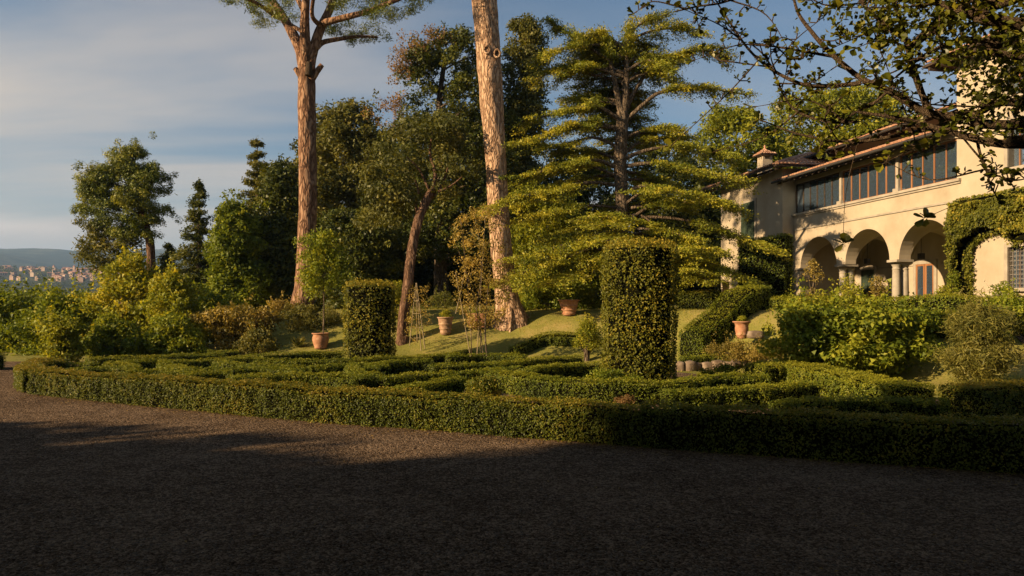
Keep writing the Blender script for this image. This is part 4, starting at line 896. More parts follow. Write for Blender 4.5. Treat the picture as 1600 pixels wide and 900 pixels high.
pfA = lambda r, H: [(r * .66, 0), (r * .72, H * .04), (r * .70, H * .1), (r * .86, H * .35), (r * .95, H * .55), (r * .93, H * .72), (r * .84, H * .84), (r * .9, H * .93)]
def pfB(r, H):
    pr = []
    for k in range(0, 37):
        f_ = k / 36; q = r * (.56 + .34 * f_)
        for b_ in (.12, .36, .62): q += r * .09 * math.exp(-((f_ - b_) / .035) ** 2)
        pr.append((q, f_ * H * .94))
    return pr
pfU = lambda r, H: [(r * .45, 0), (r * .55, H * .03), (r * .5, H * .1), (r * .62, H * .2), (r * .68, H * .24), (r * .62, H * .28), (r * .7, H * .42), (r * .74, H * .6), (r * .70, H * .74), (r * .78, H * .86), (r * .92, H * .93)]
pot(501, 545, 27, 521, 'rounded orange terracotta pot holding the slender sapling, left of the smaller drum', pfA, TERRA)
pot(696, 523, 26, 496, 'banded terracotta pot with short green plants on the lawn between drum and roses', pfB, TERRAD)
pot(745, 512, 30, 490, 'square terracotta planter with relief work seen behind the staked rose', None, TERRA, square=True)
pot(889, 493, 34, 469, 'wide banded terracotta pot at the top of the lawn right of the pale pine', pfB, TERRA)
pot(1159, 529, 28, 502, 'terracotta urn with flared rim beside the sloping hedge', pfU, TERRA, Yd=25.2)
pot(1134, 462, 13, 440, 'small weathered terracotta pot high on the bank behind the sloping hedge', pfB, TERRAD, Yd=31)
for px_, yb, w_, h_, Yd, lab, mt in ((696, 497, 22, 12, on_ground(696, 523)[1], 'short green plants growing in the banded pot', YELL), (889, 470, 40, 15, on_ground(889, 493)[1], 'spreading green plants growing in the wide banded pot', BROAD), (1159, 503, 16, 8, 25.2, 'small yellow green plant growing in the urn', YELL), (745, 492, 26, 8, on_ground(745, 512)[1], 'leafy plant growing in the square planter', BROAD)):
    bush_px([(yb - h_, px_ - w_ * .3, px_ + w_ * .3), (yb - h_ / 2, px_ - w_ / 2, px_ + w_ / 2), (yb, px_ - w_ / 2, px_ + w_ / 2)], Yd, lab, 'potted plant', mt, .06, 18, 50, .1, name='potted_plant', stems=False, bottom=CH + (HOR - yb) / FPX * Yd)
# sapling in the first pot
g_ = on_ground(501, 545); Ys = g_[1]; bs = np.array([(505 - 800) / FPX * Ys, Ys, CH + (HOR - 522) / FPX * Ys])
root = thing('sapling', 'slender sapling with airy foliage growing from the rounded pot in front of the pine trunk', 'tree', bs)
q = lambda x, y, d=0: P(x, y, Ys + d) - bs
tb = MB(); tube(tb, [(0, 0, -.1), q(506, 490), q(506, 455), q(505, 425), q(508, 395)], [.035, .03, .028, .02, .01], 8, sub=6); tb.build('trunk', BARK, root)
cc = []
for path in ([(506, 460), (495, 448), (488, 432), (482, 410)], [(506, 458), (518, 440), (530, 425), (536, 412)], [(506, 440), (500, 415), (492, 392), (486, 378)], [(507, 430), (515, 405), (522, 388)], [(508, 400), (506, 385), (503, 374)]):
    lb = MB(); pts = [q(x, y, (i - 1) * .1) for i, (x, y) in enumerate(path)]; tube(lb, pts, np.linspace(.018, .006, len(pts)), 6, sub=4); lb.build('limb', BARK, root)
    cc += list(spline(pts, 6)[5:])
cc = np.array(cc); cc = np.repeat(cc, 2, 0) + rng.normal(size=(len(cc) * 2, 3)) * .22
mb = MB(); clump(mb, cc, .30, 60, .11, .55, .6, .2, np.clip(rng.normal(.6, .15, len(cc)), 0, 1)); mb.build('crown', BROAD, root)

# staked roses and cane trellises
Yr = 24.5; br = G(745, 556, 0); Yr = min(br[1], 27.0); br = np.array([(743 - 800) / FPX * Yr, Yr, Tz((743 - 800) / FPX * Yr, Yr)])
root = thing('climbing_rose', 'tall climbing rose on thin stakes in front of the pale pine trunk', 'plant', br)
q = lambda x, y, d=0.: P(x, y, Yr + d) - br
for k_, path in enumerate(([(737, 560), (736, 520), (733, 470), (728, 420), (722, 360), (718, 335)], [(751, 560), (750, 520), (745, 480), (752, 430), (748, 370), (742, 335)], [(762, 562), (758, 520), (760, 480), (764, 440), (770, 390), (776, 350)], [(757, 556), (748, 500), (730, 430), (712, 380)])):
    lb = MB(); pts = [q(x, y, .25 * math.sin(k_ * 2 + i)) for i, (x, y) in enumerate(path)]; pts[0][2] = -.05; tube(lb, pts, np.linspace(.035 if k_ == 2 else .02, .008, len(pts)), 7, sub=5); lb.build('stem', BARK, root)
for k_, path in enumerate(([(736, 562), (712, 425)], [(712, 490), (728, 420)], [(745, 562), (758, 340)])):
    lb = MB(); pts = [q(*p_) for p_ in path]; pts[0][2] = max(pts[0][2], -.03); tube(lb, pts, [.018, .014], 6); lb.build('stake', STICK, root)
mb = MB(); cc = []
rows = np.array([(325, 735, 760), (350, 710, 785), (400, 705, 790), (450, 702, 795), (480, 712, 790), (510, 730, 775)], float)
for _ in range(210):
    y = rng.uniform(325, 512); cc.append(q(rng.uniform(np.interp(y, rows[:, 0], rows[:, 1]), np.interp(y, rows[:, 0], rows[:, 2])), y, rng.uniform(-.5, .5)))
clump(mb, cc, .17, 24, .09, .6, .6, .2, np.clip(rng.normal(.5, .2, len(cc)), 0, 1)); mb.build('crown', ROSEL, root)
br = on_ground(652, 549); Yr = br[1]
root = thing('cane_trellis', 'slender pyramid of canes with a climber on the lawn right of the smaller drum', 'trellis', br)
q = lambda x, y, d=0.: P(x, y, Yr + d) - br
for path in (((640, 540, -.2), (650, 442, 0)), ((664, 545, -.3), (651, 442, 0)), ((652, 535, .4), (650, 442, 0)), ((658, 548, -.3), (651, 442, .1))):
    lb = MB(); tube(lb, [q(*p_) for p_ in path], [.022, .016], 6); lb.build('cane', STICK, root)
for y_ in (470, 490, 512, 528):
    w2 = (y_ - 442) / 100 * 12; lb = MB(); tube(lb, [q(650 - w2, y_, -.1), q(651 + w2, y_, -.2)], [.012, .012], 5); lb.build('cross_cane', STICK, root)
mb = MB(); cc = [q(rng.uniform(636, 672), rng.uniform(446, 535), rng.uniform(-.3, .3)) for _ in range(85)]
clump(mb, cc, .13, 14, .065, .6, .6, .2, np.clip(rng.normal(.5, .2, 85), 0, 1)); mb.build('crown', ROSEL, root)
#@@VILLA
# ------------------------------------------------------------------ villa
PLASTER = solid('ochre_plaster', [(.25, (.32, .265, .185)), (.5, (.385, .325, .235)), (.75, (.45, .385, .285))], .9, 8, rough=.9, bump=.12, bscale=9)
def stain(mt):
    t = mt.node_tree; p = [n for n in t.nodes if n.type == 'BSDF_PRINCIPLED'][0]; src = p.inputs['Base Color'].links[0].from_socket
    a = noise(t, 1.5, 7, .65, vec_scale=(1, 1, .22)); b2 = noise(t, .5, 4, .6)
    f = N(t, 'ShaderNodeMapRange'); t.links.new(M_(t, 'ADD', M_(t, 'MULTIPLY', a, .6), M_(t, 'MULTIPLY', b2, .4)), f.inputs[0]); f.inputs[1].default_value = .5; f.inputs[2].default_value = .72; f.inputs[3].default_value = 0; f.inputs[4].default_value = .55
    mx = N(t, 'ShaderNodeMix', data_type='RGBA', blend_type='MULTIPLY'); t.links.new(f.outputs[0], mx.inputs[0]); t.links.new(src, mx.inputs[6]); mx.inputs[7].default_value = (.72, .66, .58, 1); t.links.new(mx.outputs[2], p.inputs['Base Color'])
stain(PLASTER)
TRIM = solid('pale_stone', [(.25, (.225, .195, .150)), (.5, (.315, .277, .217)), (.75, (.390, .352, .285))], 3, 7, rough=.85, bump=.2, bscale=25)
TILE = solid('roof_tile', [(.2, (.20, .10, .06)), (.45, (.38, .20, .12)), (.7, (.50, .33, .21)), (.85, (.30, .25, .18))], 2.6, 6, rough=.9)
WOOD = solid('brown_wood', [(.3, (.16, .07, .03)), (.7, (.34, .16, .07))], 5, 5, rough=.6, vec_scale=(1, 1, .1))
DKWOOD = solid('dark_eaves_wood', [(.3, (.025, .018, .012)), (.7, (.07, .048, .03))], 6, 4, rough=.8)
GREENW = solid('green_shutter', [(.3, (.02, .035, .022)), (.7, (.045, .065, .04))], 6, 4, rough=.6)
GRILLE = solid('grey_grille', [(.3, (.12, .11, .10)), (.7, (.22, .20, .18))], 20, rough=.6)
IRON = solid('iron', [(.3, (.02, .02, .02)), (.7, (.05, .045, .04))], 20, rough=.6)
DARKIN = solid('dark_interior', [(.3, (.02, .016, .012)), (.7, (.045, .036, .028))], 2, rough=.9)
CURT = solid('cream_curtain', [(.3, (.45, .38, .26)), (.7, (.62, .54, .40))], 3, 4, rough=.9, vec_scale=(1, 1, .1))
m, t, o = new_mat('window_glass')
gl = N(t, 'ShaderNodeBsdfGlossy'); gl.inputs['Roughness'].default_value = .03; gl.inputs['Color'].default_value = (.62, .78, 1, 1)
tr = N(t, 'ShaderNodeBsdfTransparent'); tr.inputs['Color'].default_value = (.75, .78, .78, 1)
bp = N(t, 'ShaderNodeBump'); bp.inputs['Strength'].default_value = .12; bp.inputs['Distance'].default_value = .02; t.links.new(noise(t, 1.3, 2), bp.inputs['Height']); t.links.new(bp.outputs[0], gl.inputs['Normal'])
fr = N(t, 'ShaderNodeFresnel'); fr.inputs['IOR'].default_value = 1.5
df_ = N(t, 'ShaderNodeBsdfDiffuse'); df_.inputs[0].default_value = (.16, .22, .28, 1); ms_ = N(t, 'ShaderNodeMixShader'); ms_.inputs[0].default_value = .22; t.links.new(gl.outputs[0], ms_.inputs[1]); t.links.new(df_.outputs[0], ms_.inputs[2])  # blue-grey diffuse share and blue gloss tint stand in for reflected sky
s = N(t, 'ShaderNodeMixShader'); t.links.new(M_(t, 'MULTIPLY_ADD', fr.outputs[0], 1.5, .52, clamp=True), s.inputs[0]); t.links.new(tr.outputs[0], s.inputs[1]); t.links.new(ms_.outputs[0], s.inputs[2]); t.links.new(s.outputs[0], o.inputs[0])
GLASS = m

ZF = 1.95
VILLA = thing('villa', 'cream villa with three round arches, a long band of windows and tiled roofs', 'villa')
ex = np.array([.194, -.981, 0]); ex /= np.linalg.norm(ex); ey = np.array([-ex[1], ex[0], 0])
VILLA.matrix_world = Matrix(((ex[0], ey[0], 0, 16.59), (ex[1], ey[1], 0, 27.45), (0, 0, 1, ZF), (0, 0, 0, 1)))
def vw(u, y, z): return np.array([16.59 + ex[0] * u + ey[0] * y, 27.45 + ex[1] * u + ey[1] * y, z])
Z = lambda z: z - ZF       # world height to villa height
CTR = [-8.62, -5.06, -1.58]; RA = 1.46; ZS = Z(4.08); TH = .55
# front wall with three arches
def arch_wall(y0, y1, u0, u1, ztop, centres, r, zs, name, mat, parent, zb=0.):
    """wall from zb (piers above the springing only) to ztop with semicircular holes"""
    mb = MB(); na_ = 24
    us = [u0]
    segs = []
    edges_ = [u0] + [c for c in centres] + [u1]
    for side, y in ((0, y0), (1, y1)):
        for c in centres:
            a = np.linspace(np.pi, 0, na_ + 1); ux = c + r * np.cos(a); uz = zs + r * np.sin(a)
            for k in range(na_):
                v = [(ux[k], y, uz[k]), (ux[k + 1], y, uz[k + 1]), (ux[k + 1], y, ztop), (ux[k], y, ztop)]
                mb.add(v, [[0, 1, 2, 3]] if side == 0 else [[3, 2, 1, 0]])
        bounds = [u0] + sum([[c - r, c + r] for c in centres], []) + [u1]
        for k in range(0, len(bounds), 2):
            a_, b_ = bounds[k], bounds[k + 1]
            if b_ - a_ > .001: mb.add([(a_, y, zs), (b_, y, zs), (b_, y, ztop), (a_, y, ztop)], [[0, 1, 2, 3]] if side == 0 else [[3, 2, 1, 0]])
    for c in centres:
        a = np.linspace(np.pi, 0, na_ + 1); ux = c + r * np.cos(a); uz = zs + r * np.sin(a)
        for k in range(na_):
            mb.add([(ux[k], y0, uz[k]), (ux[k], y1, uz[k]), (ux[k + 1], y1, uz[k + 1]), (ux[k + 1], y0, uz[k + 1])], [[0, 1, 2, 3]])
    bounds = [u0] + sum([[c - r, c + r] for c in centres], []) + [u1]
    for k in range(0, len(bounds), 2):
        a_, b_ = bounds[k], bounds[k + 1]; mb.add([(a_, y0, zs), (a_, y1, zs), (b_, y1, zs), (b_, y0, zs)], [[0, 1, 2, 3]])
    return mb.build(name, mat, parent)
wall = arch_wall(0, TH, -10.7, 0, Z(6.05), CTR, RA, ZS, 'arcade_wall', PLASTER, VILLA)
mb = MB(); box(mb, -10.7, -.002, 0, TH, Z(6.05), Z(6.78)); mb.build('upper_wall', PLASTER, VILLA)
mb = MB(); box(mb, -10.75, -.01, -.05, .1, Z(6.02), Z(6.10)); mb.build('string_course', TRIM, VILLA)
mb = MB(); box(mb, -10.72, .22, -.12, TH, Z(6.78), Z(6.88)); box(mb, -10.72, .2, -.06, .1, Z(6.70), Z(6.777)); mb.build('sill', TRIM, VILLA)
def vobj(name, mat, u0, u1, y0, y1, z0, z1, parent=None):
    mb = MB(); box(mb, u0, u1, y0, y1, z0, z1); return mb.build(name, mat, parent or VILLA)
# columns in pairs (front and back of the arcade wall), each with base, shaft and capital
def column(u, y, zt):
    mb = MB(); lathe(mb, [(.17, .2), (.165, .9), (.15, zt - .34), (.14, zt - .32), (.17, zt - .30), (.165, zt - .27), (.14, zt - .25), (.15, zt - .18), (.2, zt - .1)], 20)
    o = mb.build('column', TRIM, VILLA); o.location = (u, y, 0)
    b_ = MB(); box(b_, -.24, .24, -.24, .24, 0, .1); lathe(b_, [(.23, .1), (.24, .14), (.19, .17), (.2, .2), (.17, .22)], 20); bb = b_.build('base', TRIM, o)
for u in ((CTR[0] + CTR[1]) / 2, (CTR[1] + CTR[2]) / 2):
    column(u, .1, ZS - .1); column(u, TH - .06, ZS - .1)
    vobj('abacus', TRIM, u - .3, u + .3, -.12, TH + .14, ZS - .1, ZS - .002)
for u0, u1 in ((-10.7, -10.10), (-.12, 0)):
    vobj('pier', PLASTER, u0, u1, 0, TH, 0, ZS - .1); vobj('abacus', TRIM, u0 - .02, u1 + .06, -.06, TH + .06, ZS - .1, ZS - .002)
vobj('loggia_floor', TRIM, -10.6, 6, -.4, 4, -.12, 0)
# vault, back wall, end walls
D = 3.5
gu = np.linspace(-10.7, 0, 121); gy = np.linspace(TH, D, 31); U, Yg = np.meshgrid(gu, gy, indexing='ij')
cidx = np.argmin(np.abs(U[..., None] - np.array(CTR)), -1); c_ = np.array(CTR)[cidx]
hu = np.sqrt(np.clip(RA ** 2 - (U - c_) ** 2, 0, None)); ry = (D - TH) / 2; hy = np.sqrt(np.clip(ry ** 2 - (Yg - TH - ry) ** 2, 0, None)) * RA / ry
Zg = ZS + .02 + np.maximum(hu, hy * .98)
V = np.stack([U, Yg, Zg], -1); i = np.arange(120)[:, None] * 31; j = np.arange(30)[None]
MB().add(V, np.stack([i + j, i + j + 1, i + 31 + j + 1, i + 31 + j], -1).reshape(-1, 4), 0, .5, False).build('vault', PLASTER, VILLA)
vobj('back_wall', PLASTER, -10.7, 0, D, D + .3, 0, Z(6.0)); vobj('end_wall', PLASTER, -10.9, -10.6, TH, D, 0, Z(6.0)); vobj('end_wall', PLASTER, 0.003, .3, TH, D, 0, Z(6.0))
mb = MB(); box(mb, -10.6, 0, D - .04, D - .001, ZS - .06, ZS); mb.build('cornice', TRIM, VILLA)
def door(u0, u1, zt, glass=False):
    f_ = MB(); w_ = .17
    box(f_, u0 - w_, u0, D - .07, D - .002, 0, zt + w_); box(f_, u1, u1 + w_, D - .07, D - .002, 0, zt + w_); box(f_, u0, u1, D - .07, D - .002, zt, zt + w_); fr_ = f_.build('door_frame', TRIM, VILLA)
    mid_ = (u0 + u1) / 2
    for a_, b_ in ((u0, mid_ - .01), (mid_ + .01, u1)):
        m2 = MB(); d_ = .09
        box(m2, a_, a_ + d_, D - .055, D - .015, 0, zt); box(m2, b_ - d_, b_, D - .055, D - .015, 0, zt); box(m2, a_ + d_, b_ - d_, D - .055, D - .015, zt - d_, zt); box(m2, a_ + d_, b_ - d_, D - .055, D - .015, 0, .3)
        o = m2.build('door', WOOD if glass else GREENW, VILLA)
        m3 = MB(); box(m3, a_ + d_, b_ - d_, D - .035, D - .03, .3, zt - d_); m3.build('pane', GLASS if glass else GREENW, o)
        m3 = MB(); box(m3, a_ + d_, b_ - d_, D - .02, D - .012, .3, zt - d_); m3.build('door_panel', DARKIN, o)
door(-10.05, -9.05, Z(4.0)); door(-6.2, -5.1, Z(4.08), True)
# arched glazed opening at the right end of the loggia
mb = MB(); a = np.linspace(0, np.pi, 21); pts_ = [(-3.1 + .95 * math.cos(x), D - .03, 1.5 + .95 * math.sin(x)) for x in a]
mb.add([(-2.15, D - .03, 0)] + pts_ + [(-4.05, D - .03, 0)], [list(range(23))[::-1]]); mb.build('arched_window', DARKIN, VILLA)
for u_ in (-9.0 + .5, -5.0):
    mb = MB(); tube(mb, [(u_ + .9, TH + 1.4, ZS + 1.2), (u_ + .9, TH + 1.4, ZS + .35)], [.012, .012], 6); lathe_m = MB()
    box(mb, u_ + .8, u_ + 1.0, TH + 1.3, TH + 1.5, ZS + .1, ZS + .35); mb.build('hanging_lantern', IRON, VILLA)
# window band
ZW0, ZW1 = Z(6.88), Z(8.42)
def window_band(u0, u1, n_, wood, thick):
    f_ = MB(); box(f_, u0, u1, .12, .18, ZW0, ZW0 + .07); box(f_, u0, u1, .12, .18, ZW1 - .07, ZW1); fr_ = f_.build('window_frame', wood, VILLA)
    w_ = (u1 - u0) / n_
    for k in range(n_ + 1):
        x = u0 + k * w_; tk = .034 if k % 2 else .024
        m2 = MB(); box(m2, x - tk, x + tk, .128, .172, ZW0 + .07, ZW1 - .07); m2.build('mullion', wood, fr_)
        if k < n_:
            m3 = MB(); box(m3, x + .05, x + w_ - .05, .150, .158, ZW0 + .07, ZW1 - .07); m3.build('pane', GLASS, fr_)
window_band(-10.62, -7.12, 6, DKWOOD, .03); window_band(-6.84, -3.40, 6, WOOD, .04); window_band(-3.08, -.06, 5, WOOD, .04)
for u_ in (-6.98, -3.24):
    vobj('post', TRIM, u_ - .075, u_ + .075, .06, .2, ZW0, ZW1); vobj('post_foot', TRIM, u_ - .16, u_ + .16, -.02, .26, ZW0 + .002, ZW0 + .16)
vobj('room_back', DARKIN, -10.6, -.05, 2.0, 2.1, ZW0, ZW1); vobj('room_floor', DARKIN, -10.6, -.05, .25, 2.0, ZW0 - .02, ZW0 + .01)
for k in range(5):
    m2 = MB(); us_ = np.linspace(-10.55 + k * .47, -10.15 + k * .47, 12); ys_ = .34 + .03 * np.sin(us_ * 40)
    V = [(a_, b_, ZW0 + .03) for a_, b_ in zip(us_, ys_)] + [(a_, b_, ZW1 - .05) for a_, b_ in zip(us_, ys_)]
    m2.add(V, [[i_, i_ + 1, i_ + 13, i_ + 12] for i_ in range(11)], smooth=True); m2.build('curtain', CURT, VILLA)
vobj('lintel', PLASTER, -10.7, -.003, .05, TH, ZW1, Z(8.62))
# roofs: underside slab, barrel tiles as real geometry on top
def tiled(name, a, b, c, d, parent=VILLA, tw=.22, tl=.42, thick=.10, eave=True):
    """a-b eave (left to right as seen from outside), d-c ridge"""
    a, b, c, d = [np.array(q, float) for q in (a, b, c, d)]
    n_ = unit(np.cross(b - a, d - a)); n_ = n_ if n_[2] > 0 else -n_
    sl = MB(); v = [a, b, c, d]; v2 = [q - np.array([0, 0, thick]) for q in v]
    sl.add(v + v2, [[0, 1, 2, 3], [7, 6, 5, 4], [0, 4, 5, 1], [1, 5, 6, 2], [2, 6, 7, 3], [3, 7, 4, 0]])
    root = sl.build(name, DKWOOD, parent)
    e = b - a; L = np.linalg.norm(e); e /= L; up = (d - a) - e * np.dot(d - a, e); H = np.linalg.norm(up); up /= H
    cols = int(L / tw); rows_ = int(H / tl); tmb = MB()
    ang = np.linspace(0, np.pi, 6)
    s_l = np.dot(d - a, e); s_r = np.dot(c - a, e)
    for rj in range(rows_):
        f0, f1 = rj * tl / H, min((rj + 1.12) * tl / H, 1.0)
        x0 = s_l * (rj + .5) / rows_; x1 = L + (s_r - L) * (rj + .5) / rows_
        for ci in range(cols):
            x = (ci + .5) * tw
            if x < x0 or x > x1: continue
            jx = rng.normal() * .008; lift = .012 + rng.random() * .012
            V = []
            for ff, rr_, lf in ((f0 * H - (.05 if rj == 0 else 0), .1, lift + .025), (f1 * H, .082, .0)):
                for q_ in ang: V.append(a + e * (x + jx + math.cos(q_) * rr_) + up * ff + n_ * (math.sin(q_) * rr_ * .75 + lf))
            tmb.add(V, [[k, k + 1, k + 7, k + 6] for k in range(5)], 0, rng.random(), True)
            tmb.add([V[k] for k in range(6)], [[5, 4, 3, 2, 1, 0]], 0, .5)
    tmb.build('roof_tiles', TILE, root, kind='stuff')
    return root
ZE = Z(8.62)
tiled('lower_roof', (-11.2, -.85, ZE), (-.02, -.85, ZE), (-.02, 2.2, ZE + 1.0), (-11.2, 2.2, ZE + 1.0))
mb = MB(); tube(mb, [(-11.2, -.93, ZE - .06), (-.05, -.93, ZE - .06)], [.06, .06], 10); mb.build('gutter', IRON, VILLA)
for k in range(22):
    x = -10.9 + k * .5; mb = MB(); v = [(x, -.8, ZE - .2), (x + .09, -.8, ZE - .2), (x + .09, .1, ZE + .08), (x, .1, ZE + .08), (x, -.8, ZE - .11), (x + .09, -.8, ZE - .11), (x + .09, .1, ZE + .17), (x, .1, ZE + .17)]; mb.add(v, BOXF); mb.build('rafter', DKWOOD, VILLA)
# main body behind with its higher roof
vobj('rear_wall', PLASTER, -10.9, 0, 2.2, 2.5, Z(8.3), Z(10.2)); vobj('rear_wall', PLASTER, -10.9, -10.6, 2.5, 9, 3, Z(10.2))
ZU = Z(10.02)
tiled('upper_roof', (-11.8, 1.1, ZU), (-.02, 1.1, ZU), (-3, 6.2, ZU + 1.75), (-8.6, 6.2, ZU + 1.75)); tiled('upper_roof', (-11.8, 11.4, ZU), (-11.8, 1.1, ZU), (-8.6, 6.2, ZU + 1.75), (-8.6, 6.3, ZU + 1.75))
mb = MB(); tube(mb, [(-11.8, 1.02, ZU - .08), (-.05, 1.02, ZU - .08)], [.06, .06], 10); mb.build('gutter', IRON, VILLA)
for k in range(22):
    x = -11.5 + k * .53; mb = MB(); v = [(x, 1.15, ZU - .24), (x + .1, 1.15, ZU - .24), (x + .1, 2.2, ZU + .1), (x, 2.2, ZU + .1), (x, 1.15, ZU - .13), (x + .1, 1.15, ZU - .13), (x + .1, 2.2, ZU + .2), (x, 2.2, ZU + .2)]; mb.add(v, BOXF); mb.build('rafter', DKWOOD, VILLA)
# left block, a little proud of the arcade wall
vobj('wall', PLASTER, -17.4, -10.702, -.62, 6, 0, Z(9.25))
ZB = Z(9.28)
ap1 = (-12.9, 2.4, ZB + 1.3); ap2 = (-15.4, 2.4, ZB + 1.3)
tiled('block_roof', (-18.4, -1.45, ZB), (-9.9, -1.45, ZB), ap1, ap2); tiled('block_roof', (-9.9, -1.45, ZB), (-9.9, 6.2, ZB), (-12.9, 2.6, ZB + 1.3), ap1)
for (p0, p1) in (((-9.95, -1.4, ZB + .06), ap1),):
    mb = MB(); tube(mb, [p0, p1], [.11, .11], 10); mb.build('ridge_tiles', TILE, VILLA)
for k in range(16):
    x = -18.2 + k * .53; mb = MB(); v = [(x, -1.35, ZB - .26), (x + .1, -1.35, ZB - .26), (x + .1, -.62, ZB - .02), (x, -.62, ZB - .02), (x, -1.35, ZB - .14), (x + .1, -1.35, ZB - .14), (x + .1, -.62, ZB + .06), (x, -.62, ZB + .06)]; mb.add(v, BOXF); mb.build('rafter', DKWOOD, VILLA)
# block window with green shutters
fb = MB(); box(fb, -14.95, -13.25, -.68, -.622, Z(5.1), Z(8.1)); sh = fb.build('window', TRIM, VILLA)
for a_, b_ in ((-14.8, -14.12), (-14.08, -13.4)):
    m2 = MB(); box(m2, a_, b_, -.72, -.684, Z(5.25), Z(7.95)); s_ = m2.build('shutter', GREENW, sh)
    m3 = MB()
    for k in range(22): box(m3, a_ + .06, b_ - .06, -.735, -.722, Z(5.35) + k * .115, Z(5.35) + k * .115 + .07)
    m3.build('louvre', GREENW, sh, kind='stuff')
# chimney
cp = P(1195, 262, 44); root = thing('chimney', 'small square plastered chimney with a tiled cap above the left block of the villa', 'chimney', (cp[0], cp[1], 9.4))
root.rotation_euler = (0, 0, math.atan2(ex[1], ex[0])); root.scale = (.74, .74, .86)
mb = MB(); box(mb, -.42, .42, -.42, .42, 0, 1.75); mb.build('stack', PLASTER, root)
for sx in (-.32, 0, .32):
    for sy in (-.32, .32): m2 = MB(); box(m2, sx - .09, sx + .09, sy - .09, sy + .09, 1.75, 2.0); m2.build('pier', PLASTER, root)
m2 = MB(); box(m2, -.5, .5, -.5, .5, 2.0, 2.06); m2.build('slab', TRIM, root)
for k in range(4):
    a_ = k * math.pi / 2; Rz = np.array([[math.cos(a_), -math.sin(a_), 0], [math.sin(a_), math.cos(a_), 0], [0, 0, 1]])
    q_ = [Rz @ np.array(v_) for v_ in ((-.68, -.68, 2.06), (.68, -.68, 2.06), (.03, -.03, 2.5), (-.03, -.03, 2.5))]
    tiled('cap', *q_, parent=root, tw=.19, tl=.22, thick=.05)
m2 = MB(); lathe(m2, [(.1, 2.46), (.12, 2.55), (.06, 2.62), (.1, 2.7), (.01, 2.8)], 12); m2.build('finial', TILE, root)
# tower part on the right
def holed_wall(u0, u1, z0, z1, holes, y0=0., y1=.5, name='tower_wall'):
    mb = MB(); hs = sorted(holes); us_ = [u0]; col_ = {}
    a0 = hs[0][0]; a1 = hs[0][1]
    box(mb, u0, a0, y0, y1, z0, z1); box(mb, a1, u1, y0, y1, z0, z1)
    zz2 = sorted([(h[2], h[3]) for h in hs]); zc_ = z0
    for (b0, b1) in zz2: box(mb, a0, a1, y0, y1, zc_, b0); zc_ = b1
    box(mb, a0, a1, y0, y1, zc_, z1); return mb.build(name, PLASTER, VILLA)
H3 = [(2.25, 3.25, Z(2.75), Z(4.15)), (2.25, 3.25, Z(6.85), Z(8.5)), (2.25, 3.25, Z(9.3), Z(10.5))]
holed_wall(0, 7, 0, Z(11.3), H3); vobj('tower_wall', PLASTER, 0, .45, .5, 7, Z(6.1), Z(11.3)); vobj('tower_wall', PLASTER, 6.55, 7, .5, 7, 0, Z(11.3))
for n_, (u0, u1, z0, z1) in enumerate(H3):
    f_ = MB(); box(f_, u0 - .14, u0, -.05, .3, z0, z1 + .14); box(f_, u1, u1 + .14, -.05, .3, z0, z1 + .14); box(f_, u0, u1, -.05, .3, z1, z1 + .14); fr_ = f_.build('window_frame', TRIM, VILLA)
    m2 = MB(); box(m2, u0 - .25, u1 + .25, -.16, .1, z0 - .12, z0 - .002); m2.build('sill', TRIM, fr_)
    m2 = MB(); box(m2, u0, u1, .24, .25, z0, z1); m2.build('pane', GLASS, fr_); m2 = MB(); box(m2, u0, u1, .6, .62, z0, z1); m2.build('room', DARKIN, fr_)
    for k in range(1, 4):
        m3 = MB(); x = u0 + (u1 - u0) * k / 4; box(m3, x - .02, x + .02, .19, .23, z0, z1); m3.build('glazing_bar', WOOD, fr_)
    if n_ == 0:
        for k in range(1, 7): m3 = MB(); x = u0 + (u1 - u0) * k / 7; box(m3, x - .009, x + .009, .03, .054, z0, z1); m3.build('bar', GRILLE, fr_)
        for k in range(1, 9): m3 = MB(); z_ = z0 + (z1 - z0) * k / 9; box(m3, u0, u1, .056, .075, z_ - .009, z_ + .009); m3.build('bar', GRILLE, fr_)
tiled('tower_roof', (-.8, -.8, Z(11.3)), (7.8, -.8, Z(11.3)), (5, 3.2, Z(12.8)), (2, 3.2, Z(12.8))); tiled('tower_roof', (-.8, 7.5, Z(11.3)), (-.8, -.8, Z(11.3)), (2, 3.2, Z(12.8)), (2, 3.4, Z(12.8)))
for k in range(16):
    x = -.6 + k * .53; mb = MB(); box(mb, x, x + .1, -.72, 0, Z(11.06), Z(11.18)); mb.build('rafter', DKWOOD, VILLA)

# ivy clothing the tower wall: thick mass with an arch cut through it
root = thing('ivy', 'thick dark ivy with an arched gap covering the villa wall at the right edge', 'ivy', vw(2.3, -.3, ZF))
rb = np.array(root.location); n = 52000
u = rng.uniform(-.15, 6, n * 2); z = rng.uniform(0, Z(6.12), n * 2)
def ivy_in(u, z):
    gap = (np.abs(u - 1.75) < .98) & (z < 1.9); gap |= ((u - 1.75) ** 2 / .98 ** 2 + (z - 1.9) ** 2 / .85 ** 2) < 1
    gap |= (u > 2.7) & (u < 3.6) & (z < 2.4)
    wob = .12 * vnoise(np.stack([u, z, 0 * u], -1), 2.5, 41)
    return ~gap & (z < Z(6.05) + .1 * np.sin(u * 1.3) + wob) & (u > -.08 + wob * .6)
k = ivy_in(u + .08 * rng.normal(size=2 * n), z + .08 * rng.normal(size=2 * n)); u, z = u[k][:n], z[k][:n]; n = len(u)
wv_ = np.stack([u, z, 0 * u], -1)
edge_ = .5 * (ivy_in(u + .25, z) & ivy_in(u - .25, z) & ivy_in(u, z + .22) & ivy_in(u, z - .22)) + .15
y = -(edge_ * (.75 + .45 * vnoise(wv_, 1.6, 42) + .25 * vnoise(wv_, 5, 43))) - rng.exponential(.03, n) + rng.uniform(0, .25, n) * (rng.random(n) < .35)
